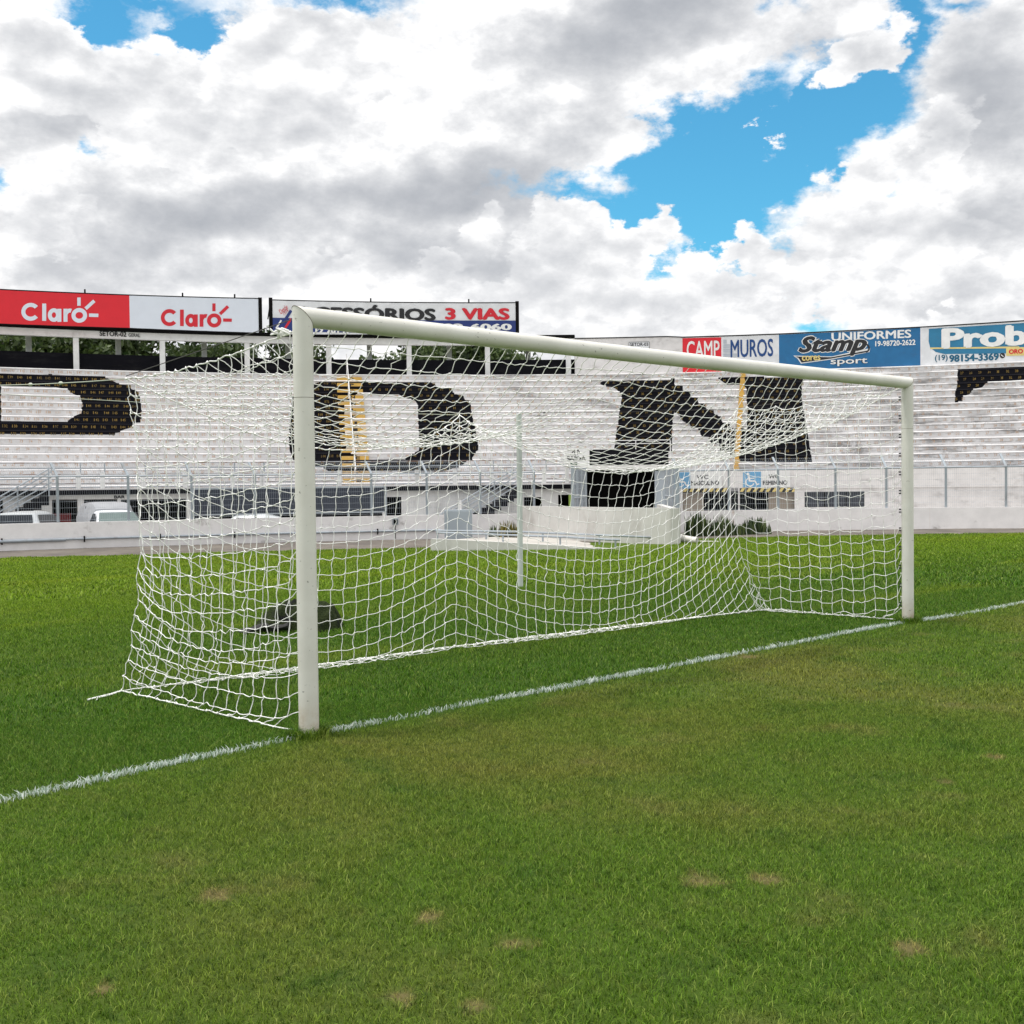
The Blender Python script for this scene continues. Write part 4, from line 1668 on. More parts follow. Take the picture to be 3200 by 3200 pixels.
    tp.arc(cy(1842, 1430, 49.5)[0], cy(2089, 1430, 49.5)[0], 49.5, 49.7, zl1 + .052, zt1)
    tp.build('tunnel_parapet', M_BLACK, st)
    rl = MB()
    for yy in (916, 938):
        p0, p1 = cy(*Z3(362, yy), 51)[0], cy(*Z3(1062, yy), 51)[0]
        z = cy(*Z3(700, yy), 51)[1]
        rl.tube([P(p0 + (p1 - p0) * t, 51, z) for t in np.linspace(0, 1, 9)], .02, 6)
    for xx in (362, 600, 830, 1062):
        p0, z = cy(*Z3(xx, 916), 51)
        rl.tube([P(p0, 51, z - .75), P(p0, 51, z)], .025, 6)
    rl.build('tunnel_railing', M_WHITE2, st)
    # hazard stripes over the toilet doors
    hz = MB()
    for (xa, xb) in ((752, 1208), (1325, 1878)):
        n_ = int((xb - xa) / 31)
        hz.pbox(*C_(xa, 562), *C_(xb, 602), rw - .004, .003, 0)
        for k in range(n_):
            x = xa + (xb - xa) * k / n_
            st_ = (xb - xa) / n_
            if k % 2 == 0:
                cpoly(hz, [C_(x, 602), C_(x + st_, 602), C_(x + st_ + 26, 562), C_(x + 26, 562)] if x + st_ + 26 < xb else [C_(x, 602), C_(xb, 602), C_(xb, 562), C_(min(x + 26, xb - 4), 562)], rw - .008, 1)
    hz.build('hazard_stripes', [M_INK, M_CREAMY], st)
    # rubble and cracks of the lowest visible tread on the right
    return st, zb, A_, B_, C_, rw


def build_railing(st, zb, A_, B_):
    """railing along the walkway, with white piers"""
    rg = empty('walkway_railing', P(R(60), 50.3, zb))
    tag(rg, 'grey pipe railing with white piers along the front edge of the terrace walkway', 'railing')
    r = 50.32
    ph0, ph1 = R(84), cy(1770, 1480, r)[0]
    zs = [cy(230, 1400 + q * .2588, r)[1] for q in (180, 245, 318, 374, 430, 475)]
    for i, z in enumerate(zs):
        mb = MB()
        mb.tube([P(ph0 + (ph1 - ph0) * t, r + (.0 if i > 1 else .1), z) for t in np.linspace(0, 1, 60)], .022, 6)
        mb.build('rail', M_RUST if i % 2 == 0 else M_GALV, rg, smooth=True)
    xs = [592, 945, 1238]
    px = [A_(q, 0)[0] for q in xs] + [Z1(q, 0)[0] for q in (960, 1240, 1560, 1760)] + [Z2(q, 0)[0] for q in (40, 560, 1080)] + [B_(q, 0)[0] for q in (10, 390, 760, 1030, 1290, 1520)]
    for x in px:
        ph = cy(x, 1500, r)[0]
        mb = MB()
        mb.box(P(ph, r, (zb + zs[2]) / 2 + .05), (.16, .18, zs[2] - zb + .06), ph)
        mb.build('pier', M_WHITE2, rg)
        mb = MB()
        mb.tube([P(ph - .002, r + .1, zs[2]), P(ph - .002, r + .1, zs[0])], .025, 6)
        mb.build('rail_post', M_GALV, rg)


def build_stairs(A_, B_):
    def stairs(x_top, lab, nst=13, run=.29, rise=.172):
        r0, r1 = 48.9, 50.1
        ph, _ = cy(x_top, 1540, r1)
        ztop = 1.30
        e = empty('stairs', P(ph, 49.5, -.85))
        tag(e, lab, 'stairs', 'black side stairs up to the terrace walkway')
        mb = MB()
        for k in range(nst):
            z1 = ztop - rise * k
            if z1 < -.8:
                break
            a = ph + run * (k + 1) / r1
            b = ph + run * k / r1
            mb.arc(a, b, r0, r1, max(-.85, z1 - .45), z1, seg=1)
        mb.build('steps', M_BLACK, e)
        hr = MB()
        L = run * nst / r1
        for hgt in (.25, .45, .66, .86, 1.02):
            hr.tube([P(ph - .002, r0 - .02, ztop + hgt), P(ph + L, r0 - .02, ztop - rise * nst + hgt)], .024, 8)
        for k in range(0, nst + 1, 4):
            hr.tube([P(ph + run * k / r1, r0 - .02, ztop - rise * k - .1), P(ph + run * k / r1, r0 - .02, ztop - rise * k + 1.02)], .026, 8)
        hr.build('handrail', M_GALV, e, smooth=True)
        pr = MB()
        pq = ph + run * (nst - 3.6) / r1
        pr.box(P(pq, r0 - .2, .1), (.16, .16, 1.4), pq)
        pr.build('newel_pier', M_WHITE2, e)
    stairs(A_(560, 0)[0], 'black stairs with grey pipe handrails left of the bar opening')
    stairs(B_(1030, 0)[0], 'black stairs with grey pipe handrails between the dark doorway and the tunnel')


# ------------------------------------------------------------------ billboards and painted adverts
def claro_word(mb, f, mi):
    """the word and its three rays; f maps zoom coordinates to the photo grid"""
    pass


def stroke(mb, a, b, w, r, mi=0):
    a, b = np.array(a, float), np.array(b, float)
    d = b - a
    d /= np.linalg.norm(d)
    n = np.array([-d[1], d[0]]) * w / 2
    cpoly(mb, [a + n, b + n, b - n, a - n], r, mi)


def ring_poly(mb, cx, cyy, rx, ry, th, r, mi=0, a0=0, a1=360, n=32):
    for k in range(n):
        t0, t1 = R(a0 + (a1 - a0) * k / n), R(a0 + (a1 - a0) * (k + 1) / n)
        cpoly(mb, [(cx + rx * math.cos(t0), cyy - ry * math.sin(t0)), (cx + rx * math.cos(t1), cyy - ry * math.sin(t1)),
                   (cx + (rx - th) * math.cos(t1), cyy - (ry - th) * math.sin(t1)), (cx + (rx - th) * math.cos(t0), cyy - (ry - th) * math.sin(t0))], r, mi)


def build_boards():
    r = 60.35

    def board(name_lab, x0, x1, ytl, ytr, ybl, ybr, mats_, frame):
        pa, za1 = cy(x0, ytl, r)
        pb, zb1 = cy(x1, ytr, r)
        za0, zb0 = cy(x0, ybl, r)[1], cy(x1, ybr, r)[1]
        e = empty('billboard', P((pa + pb) / 2, r, min(za0, zb0)))
        tag(e, name_lab, 'billboard', 'billboards on the gallery roof')
        mb = MB()
        mb.arc(pa, pb, r, r + .08, za0, za1, z0b=zb0, z1b=zb1)
        mb.build('panel', mats_, e)
        fm = MB()
        n_ = 40
        for z0_, z1_ in ((za1, zb1), (za0, zb0)):
            fm.tube([P(pa + (pb - pa) * t, r + .02, z0_ + (z1_ - z0_) * t) for t in np.linspace(0, 1, 20)], .035, 6)
        for k in range(6):
            t = k / 5
            p = pa + (pb - pa) * t
            fm.tube([P(p, r + .14, 9.6), P(p, r + .14, za1 + (zb1 - za1) * t + (.22 if k in (2, 4) else .02))], .04, 6)
            fm.tube([P(p, r + .14, za1 * .9 + 1.0), P(p, r + 2.2, 10.4)], .03, 6)
        for x in frame:
            p = cy(x, 950, r)[0]
            fm.arc(p + .0015, p - .0015, r - .02, r + .1, (za0 + zb0) / 2, (za1 + zb1) / 2 + .1)
        fm.build('board_frame', M_DARK, e)
        return e
    # red half
    e = board('red billboard with white lettering at the far left of the roof', -330, 404, 886, 922, 998, 1026, M_RED, ())
    rr = r - .012

    def claro(f, m, e, sx):
        mb = MB()
        letters(f, mb, rr)
        mb.build('lettering', m, e)

    def letters(f, mb, rr):
        # C l a r o drawn as round strokes in the 100-high box of f(u, v)
        th = f.th
        ring_poly(mb, *f(30, 60.5), f.sx * 30, f.sy * 31.5, th, rr, 0, 40, 320, 40)
        stroke(mb, f(73, 30), f(73, 91), th, rr)
        ring_poly(mb, *f(104, 69.5), f.sx * 19.5, f.sy * 24, th, rr, 0, 0, 360, 36)
        stroke(mb, f(121.5, 47), f(121.5, 93), th, rr)
        stroke(mb, f(141, 46), f(141, 92), th, rr)
        ring_poly(mb, *f(155, 66), f.sx * 19, f.sy * 21, th, rr, 0, 70, 175, 14)
        ring_poly(mb, *f(185, 68), f.sx * 25, f.sy * 26, th, rr, 0, 0, 360, 40)
        stroke(mb, f(184, 5), f(184, 34), th * .85, rr)
        stroke(mb, f(205, 44), f(233, 15), th * .85, rr)
        stroke(mb, f(216, 66), f(246, 66), th * .85, rr)

    class F:
        def __init__(s, x0, y0, x1, y1, xs=246, ys=92, th=13.5, tilt=0.0):
            s.x0, s.y0, s.sx, s.sy = x0, y0, (x1 - x0) / xs, (y1 - y0) / ys
            s.s = (s.sx + s.sy) / 2
            s.th = th * s.s
            s.tilt = tilt

        def __call__(s, u, v):
            x = s.x0 + u * s.sx
            return (x, s.y0 + v * s.sy + (x - s.x0) * s.tilt)
    claro(F(*Z1(143, 150), *Z1(660, 325), tilt=.03), M_LGREY, e, 1)
    e = board('pale grey billboard with red lettering next to the red one', 404, 814, 922, 933, 1026, 1041, M_LGREY, (813,))
    claro(F(*Z1(1079, 195), *Z1(1555, 362), tilt=.018), M_LOGORED, e, 1)
    # accessories board
    x0, x1 = Z2(96, 0)[0], Z2(1754, 0)[0]
    e = board('white and navy billboard with black and red lettering behind the near post', x0, x1, 937, 946, 1046, 1040, M_BWHITE, (x0 + 1, x1 - 1))
    nv = MB()
    nv.arc(cy(x0 + 4, 1000, rr)[0], cy(x1 - 3, 1000, rr)[0], rr - .004, rr + .002, cy(1240, Z2(0, 303)[1], rr)[1], cy(1240, Z2(0, 215)[1], rr)[1])
    nv.build('navy_band', M_NAVY, e)
    tx = MB()
    rq = rr - .016
    ctext(tx, 'ACESSÓRIOS', *Z2(262, 112), *Z2(1206, 216), rq, .05, 0)
    ctext(tx, '3 VIAS', *Z2(1268, 134), *Z2(1702, 214), rq, .05, 1)
    ctext(tx, '(19) 3782-6060', *Z2(850, 238), *Z2(1716, 296), rq, .05, 2)
    ctext(tx, '19 98141', *Z2(398, 246), *Z2(620, 306), rq, .05, 2)
    ctext(tx, 'Desde', *Z2(150, 128), *Z2(216, 158), rq, .0, 1, shear=.3, rot=.72)
    ctext(tx, '1974', *Z2(176, 150), *Z2(220, 172), rq, .0, 1, shear=.3, rot=.72)
    stroke(tx, Z2(160, 270), Z2(236, 150), 9, rq, 3)
    stroke(tx, Z2(196, 268), Z2(236, 205), 7, rq, 1)
    stroke(tx, Z2(134, 272), Z2(170, 216), 5, rq, 2)
    tx.build('lettering', [M_INK, M_LOGORED, M_WLET, M_NAVY], e)

    # ---- adverts painted on the back wall
    r = 60.89

    def advert(lab, x0, x1, yt0, yt1, yb, m):
        pa, zt0 = cy(x0, yt0, r)
        pb, zt1 = cy(x1, yt1, r)
        zb_ = ZT + .02
        e = empty('painted_advert', P((pa + pb) / 2, r, zb_))
        tag(e, lab, 'advert', 'adverts painted on the back wall')
        mb = MB()
        mb.arc(pa, pb, r - .004, r + .004, zb_, zt0, z1b=zt1)
        mb.build('painted_ground', m, e)
        return e
    rq = r - .010
    e = advert('red and white wall advert left of the blue one, partly behind the crossbar', 2133, 2434, 1056, 1046, 0, M_BWHITE)
    mb = MB()
    mb.arc(cy(2133, 1090, rq)[0], cy(2254, 1090, rq)[0], rq, rq + .004, ZT + .02, cy(2190, 1055.5, rq)[1])
    mb.build('red_field', M_RED, e)
    tx = MB()
    rz = rq - .006
    ctext(tx, 'CAMP', *Z3(1172, 246), *Z3(1392, 362), rz, .015, 0)
    ctext(tx, 'MUROS', *Z3(1466, 236), *Z3(1752, 356), rz, .02, 1)
    for q in ((1418, 240, 1440, 266), (1418, 270, 1462, 296), (1418, 300, 1484, 326), (1418, 332, 1508, 354)):
        cpoly(tx, [Z3(q[0], q[1]), Z3(q[2], q[1]), Z3(q[2], q[3]), Z3(q[0], q[3])], rz, 2)
    tx.build('lettering', [M_WLET, M_INKBLUE, M_GREYBLK], e)

    e = advert('blue wall advert with black script lettering above the far post', 2434, 2876, 1046, 1024, 0, M_BLUE)
    tx = MB()
    ctext(tx, 'UNIFORMES', *Z4(640, 182), *Z4(1176, 238), rz, .03, 0)
    ctext(tx, '19-98720-2622', *Z4(934, 243), *Z4(1204, 280), rz, .03, 0)
    ctext(tx, 'sport', *Z4(634, 366), *Z4(882, 414), rz - .004, .05, 1)
    ctext(tx, 'sport', *Z4(634, 366), *Z4(882, 414), rz - .008, .015, 0)
    # script word: white outline below, black on top
    for k, (off, mi, rad) in enumerate(((.085, 0, rz), (.045, 1, rz - .006))):
        ctext(tx, 'Stamp', *Z4(418 - (1 - k) * 6, 210 - (1 - k) * 6), *Z4(880 + (1 - k) * 6, 352 + (1 - k) * 6), rad, off, mi, shear=.35)
    cpoly(tx, [Z4(384, 346), Z4(640, 352), Z4(900, 296), Z4(896, 322), Z4(640, 372), Z4(436, 400), Z4(412, 366)], rz + .002, 0)
    cpoly(tx, [Z4(396, 352), Z4(640, 357), Z4(880, 312), Z4(880, 322), Z4(640, 366), Z4(440, 393), Z4(420, 362)], rz - .005, 1)
    ring_poly(tx, *Z4(872, 296), 12, 14, 5, rz - .006, 1, -90, 200, 20)
    ctext(tx, 'cores', *Z4(442, 346), *Z4(566, 380), rz - .009, .03, 2)
    tx.build('lettering', [M_WLET, M_INK, M_CREAMY], e)

    e = advert('white wall advert with teal panel at the right edge of the picture', 2876, 3420, 1024, 990, 0, M_BWHITE)
    mb = MB()
    pts = [Z4(1294, 166), Z4(2500, 88), Z4(2500, 310), Z4(1932, 330), Z4(1400, 336), Z4(1340, 322), Z4(1302, 292), Z4(1292, 250)]
    cpoly(mb, pts, rq, 0)
    cpoly(mb, [Z4(1302, 292), Z4(1900, 284), Z4(1900, 296), Z4(1302, 302)], rq - .004, 1)
    cpoly(mb, [Z4(1812, 292), Z4(2300, 280), Z4(2300, 336), Z4(1812, 348)], rq - .005, 1)
    mb.build('teal_panel', [M_TEAL, M_CREAMY], e)
    tx = MB()
    ctext(tx, 'Prob', *Z4(1378, 150), *Z4(1960, 290), rz - .004, .05, 0)
    ctext(tx, '(19)', *Z4(1334, 340), *Z4(1420, 390), rz, .02, 1)
    ctext(tx, '98154-3369', *Z4(1430, 334), *Z4(1764, 384), rz, .05, 1)
    ctext(tx, 'ORO', *Z4(1830, 302), *Z4(1926, 334), rz - .004, .05, 2)
    ring_poly(tx, *Z4(1787, 346), 8.5, 8.5, 8.4, rz, 3, 0, 360, 24)
    stroke(tx, Z4(1778, 340), Z4(1794, 354), 2.2, rz - .004, 0)
    tx.build('lettering', [M_WLET, M_INKTEAL, M_LOGORED, M_INK], e)

    # sector sign on the back wall
    e = empty('sector_sign', P(cy(1998, 1085, r)[0], r, 8))
    tag(e, 'small framed white sector sign on the back wall just above the crossbar', 'sign')
    mb = MB()
    mb.pbox(*Z3(784, 254), *Z3(922, 318), r - .03, .03)
    mb.build('sign_plate', M_INK, e)
    mb = MB()
    mb.pbox(*Z3(787, 257), *Z3(919, 315), r - .034, .004)
    mb.build('sign_face', M_BWHITE, e)
    tx = MB()
    ctext(tx, 'SETOR-03', *Z3(792, 260), *Z3(914, 282), r - .040, .03)
    ctext(tx, 'GERAL', *Z3(820, 290), *Z3(888, 308), r - .040, .0)
    tx.build('lettering', M_INK, e)


def build_signs(C_, rw):
    # exit sign by the tunnel
    r = 49.3
    e = empty('exit_sign', P(cy(1805, 1430, r)[0], r, 2))
    tag(e, 'white exit sign with two upward arrows left of the black tunnel parapet', 'sign')
    mb = MB()
    mb.pbox(*Z3(350, 966), *Z3(520, 1086), r, .05)
    mb.build('sign_plate', M_WHITE2, e)
    tx = MB()
    rq = r - .01
    ctext(tx, 'SAÍDA', *Z3(366, 1012), *Z3(496, 1052), rq, .04)
    for cx in (420, 440):
        stroke(tx, Z3(cx, 1010), Z3(cx, 980), 2.4, rq)
    stroke(tx, Z3(402, 1000), Z3(421, 976), 2.6, rq)
    stroke(tx, Z3(458, 1000), Z3(439, 976), 2.6, rq)
    tx.build('lettering', M_INK, e)
    gp = MB()
    gp.pbox(*Z3(392, 1062), *Z3(438, 1084), r - .006, .004)
    gp.build('green_plate', mat('green_plate', (.03, .08, .05), .7), e)
    # toilet signs
    for (a, b_, c, d, txt, w0, w1, m0, m1, lab) in (
            (658, 405, 828, 568, 'MASCULINO', (892, 432), (1010, 474), (836, 490), (1116, 536), 'white wall sign for the mens toilet with blue wheelchair symbol next to the gate'),
            (1360, 400, 1540, 556, 'FEMININO', (1616, 426), (1720, 468), (1558, 488), (1804, 532), 'white wall sign for the womens toilet with blue wheelchair symbol right of the mens one')):
        r = rw - .03
        e = empty('toilet_sign', P(cy(*C_((a + c) / 2, (b_ + d) / 2), r)[0], r, 0))
        tag(e, lab, 'sign', 'toilet signs on the white wall')
        mb = MB()
        mb.pbox(*C_(a - 6, b_ - 8), *C_(m1[0] + 30, d + 0), r, .03)
        mb.build('sign_board', M_WHITE2, e)
        mb = MB()
        mb.pbox(*C_(a, b_), *C_(c, d), r - .006, .004)
        mb.build('blue_square', M_SIGNBLUE, e)
        tx = MB()
        rq = r - .014
        ctext(tx, 'WC', *C_(*w0), *C_(*w1), rq, .01, 1)
        ctext(tx, txt, *C_(*m0), *C_(*m1), rq, .03, 1)
        X = lambda u: a + (c - a) * u
        Y = lambda v: b_ + (d - b_) * v
        k = .3106
        # wheelchair symbol: head, torso, arm, thigh, shin, wheel arc
        ring_poly(tx, *C_(X(.27), Y(.15)), 15 * k, 15 * k, 14.5 * k, rq, 0, 0, 360, 18)
        stroke(tx, C_(X(.30), Y(.26)), C_(X(.36), Y(.60)), 20 * k, rq, 0)
        stroke(tx, C_(X(.32), Y(.42)), C_(X(.62), Y(.42)), 11 * k, rq, 0)
        stroke(tx, C_(X(.35), Y(.60)), C_(X(.66), Y(.60)), 16 * k, rq, 0)
        stroke(tx, C_(X(.66), Y(.60)), C_(X(.78), Y(.84)), 14 * k, rq, 0)
        stroke(tx, C_(X(.77), Y(.83)), C_(X(.90), Y(.77)), 12 * k, rq, 0)
        ring_poly(tx, *C_(X(.38), Y(.66)), 46 * k, 46 * k, 11 * k, rq - .002, 0, 110, 340, 30)
        tx.build('lettering', [M_WLET, M_INK], e)


# ------------------------------------------------------------------ perimeter wall and fence
def build_perimeter():
    wm = mat('perimeter_wall_paint', (0.74, 0.72, 0.72), .85, dirt=(.17, .15, .13), amt=.7, scale=(1.3, 1.3, 1.6), lo=.58, hi=.74, bump=.3)
    # rusty runs on the right part
    b = NB.__new__(NB)
    b.t = wm.node_tree
    bs = [q for q in b.t.nodes if q.type == 'BSDF_PRINCIPLED'][0]
    src = bs.inputs['Base Color'].links[0].from_socket
    p = b.pos()
    X = b.sep(p)[0]
    run = b.ss(b.noise(b.vm('MULTIPLY', p, (1, 1, .03)), 2.6, 2, .5), .66, .72, 0, .75)
    run = b.m('MULTIPLY', run, b.ss(X, 27, 30))
    c = b.mix(b.m('MULTIPLY', run, b.ss(b.noise(p, 6, 3, .6), .35, .6)), src, (.42, .22, .08))
    z = b.sep(p)[2]
    damp = b.m('MULTIPLY', b.ss(b.m('ADD', z, b.m('MULTIPLY', b.noise(p, 3, 4, .6), .2)), -.24, -.36), .3)
    c = b.mix(damp, c, (.24, .2, .17))
    b.put(bs.inputs['Base Color'], c)
    r = 38.6
    ztop = .47
    ph_l, ph_r = R(108), R(-6)
    pa, pb = cy(1640, 1640, r)[0], cy(2120, 1640, r)[0]
    e = empty('perimeter_wall', P(R(50), r, -.3))
    tag(e, 'low white painted wall with rust runs around the back of the pitch', 'wall')
    mb = MB()
    mb.arc(ph_l, pa, r, r + .22, -.9, ztop - .02)
    mb.build('wall_run', wm, e)
    mb = MB()
    mb.arc(pb, R(30), r, r + .22, -.9, ztop, z1b=ztop + .07)
    mb.arc(R(30) - .00001, ph_r, r, r + .22, -.9, ztop + .07)
    mb.build('wall_run', wm, e)
    # conduit along the left wall
    cd = empty('wall_pipe', P(R(68), r - .06, .1))
    tag(cd, 'grey conduit pipe clamped along the left part of the low white wall', 'pipe')
    mb = MB()
    p0, p1 = R(84), cy(1376, 1655, r)[0]
    zc = cy(200, 1400 + 1105 * .2588, r)[1]
    psplit = cy(205, 1685, r)[0]
    mb.tube([P(p0 + (psplit - p0) * t, r - .07, zc) for t in np.linspace(0, 1, 14)], .055, 10)
    mb.tube([P(psplit + (p1 - psplit) * t, r - .07, zc + .01) for t in np.linspace(0, 1, 40)], .036, 10)
    mb.build('pipe_run', M_GALV, cd, smooth=True)
    for x in (5, 263, 500, 733, 960, 1180):
        ph = cy(x, 1685, r)[0]
        mb = MB()
        mb.box(P(ph, r - .06, zc), (.10, .035, .19), ph)
        mb.build('clamp', M_DARK, cd)
    # small meter box
    mb = MB()
    ph, z = cy(*Z2(934, 1566), r)
    e2 = empty('socket_box', P(ph, r, z))
    tag(e2, 'small dark socket box with a cable on the low white wall under the dark doorway', 'socket box')
    mb.box(P(ph, r - .05, z), (.09, .2, .22), ph)
    mb.build('box_body', M_GALV, e2, bevel=.01)
    mb = MB()
    mb.box(P(ph, r - .1, z), (.02, .13, .14), ph)
    mb.build('box_lid', M_DARK, e2)
    mb = MB()
    mb.tube([P(ph, r - .012, z - .1), P(ph, r - .012, -.33)], .01, 6)
    mb.build('cable', M_DARK, e2)
    # fence
    fe = empty('perimeter_fence', P(R(50), r + .1, ztop))
    tag(fe, 'tall grey welded mesh fence with bent post tops on the low white wall', 'fence')
    xs = [-250, -30, 180, 401, 599, 797, 980, 1161, 1334, 1501, 1669]
    xs2 = [2120, 2278, 2432, 2611, 2770, 2956, 3144, 3330, 3520]
    rf = r + .11

    def fence(xs):
        phs = [cy(x, 1550, rf)[0] for x in xs]
        for ph in phs:
            mb = MB()
            h = 1.42
            mb.box(P(ph, rf, ztop + h / 2), (.07, .075, h), ph)
            # bent top leaning back over the yard side
            q = [P(ph - .0009, rf - .035, ztop + h), P(ph + .0009, rf - .035, ztop + h), P(ph + .0009, rf + .035, ztop + h), P(ph - .0009, rf + .035, ztop + h)]
            dph = .16 / rf
            q2 = [P(ph - .0009 + dph, rf + .20, ztop + h + .42), P(ph + .0009 + dph, rf + .20, ztop + h + .42), P(ph + .0009 + dph, rf + .26, ztop + h + .40), P(ph - .0009 + dph, rf + .26, ztop + h + .40)]
            mb.hexa(q + q2)
            mb.build('fence_post', M_GALV, fe)
        for a, b in zip(phs[:-1], phs[1:]):
            mb = MB()
            w = abs(a - b) * rf
            n_ = int(w / .065)
            t_ = .0028
            V, F_ = [], []
            for k in range(1, n_):
                p = a + (b - a) * k / n_
                mb.tube([P(p, rf - .04, ztop + .03), P(p, rf - .04, ztop + 1.4)], t_, 3, cap=False)
                if k % 1 == 0:
                    mb.tube([P(p, rf - .03, ztop + 1.42), P(p + .12 / rf, rf + .2, ztop + 1.78)], t_, 3, cap=False)
            for k in range(8):
                z = ztop + .05 + k * .19
                mb.tube([P(a, rf - .045, z), P((a + b) / 2, rf - .045, z), P(b, rf - .045, z)], t_ * 1.2, 3, cap=False)
            for k in range(4):
                t = .25 + k * .25
                mb.tube([P(a + .12 * t / rf, rf - .03 + .23 * t, ztop + 1.42 + .36 * t), P(b + .12 * t / rf, rf - .03 + .23 * t, ztop + 1.42 + .36 * t)], t_ * 1.3, 3, cap=False)
            mb.build('mesh_panel', M_GALV, fe)
            mb = MB()
            mb.tube([P(a - .001, rf - .03, ztop + 1.40), P(b + .001, rf - .03, ztop + 1.40)], .027, 8)
            mb.build('top_rail', M_GALV, fe, smooth=True)
    fence(xs)
    fence(xs2)
    # two open gates by the tunnel ramp
    for (x0, d0, x1, d1, lab) in ((1790, 37.0, 1832, 41.5, 'open grey mesh gate left of the dark tunnel'), (2080, 41.0, 2116, 37.2, 'open grey mesh gate right of the dark tunnel')):
        a, b2 = at(x0, 1560, d0), at(x1, 1560, d1)
        g = empty('gate', (a[0], a[1], -.3))
        tag(g, lab, 'gate', 'gates of the tunnel ramp')
        mb = MB()
        zz0, zz1 = -.1, 2.0
        for t in (0, .33, .66, 1):
            q = a + (b2 - a) * t
            mb.tube([(q[0], q[1], zz0), (q[0], q[1], zz1)], .03, 8)
        for z in (zz0, 1.0, zz1):
            mb.tube([(a[0], a[1], z), (b2[0], b2[1], z)], .03, 8)
        mb.build('gate_frame', M_GALV, g, smooth=True)
        mb = MB()
        for t in np.linspace(0, 1, 48):
            q = a + (b2 - a) * t
            mb.tube([(q[0], q[1], zz0), (q[0], q[1], zz1)], .004, 3, cap=False)
        for z in np.linspace(zz0, zz1, 10):
            mb.tube([(a[0], a[1], z), (b2[0], b2[1], z)], .004, 3, cap=False)
        mb.build('gate_mesh', M_GALV, g)
        mb = MB()
        q = a if x0 < 1900 else b2
        mb.box((q[0], q[1], .75), (.11, .11, 2.6), YAW)
        mb.build('gate_post', M_GALV, g)


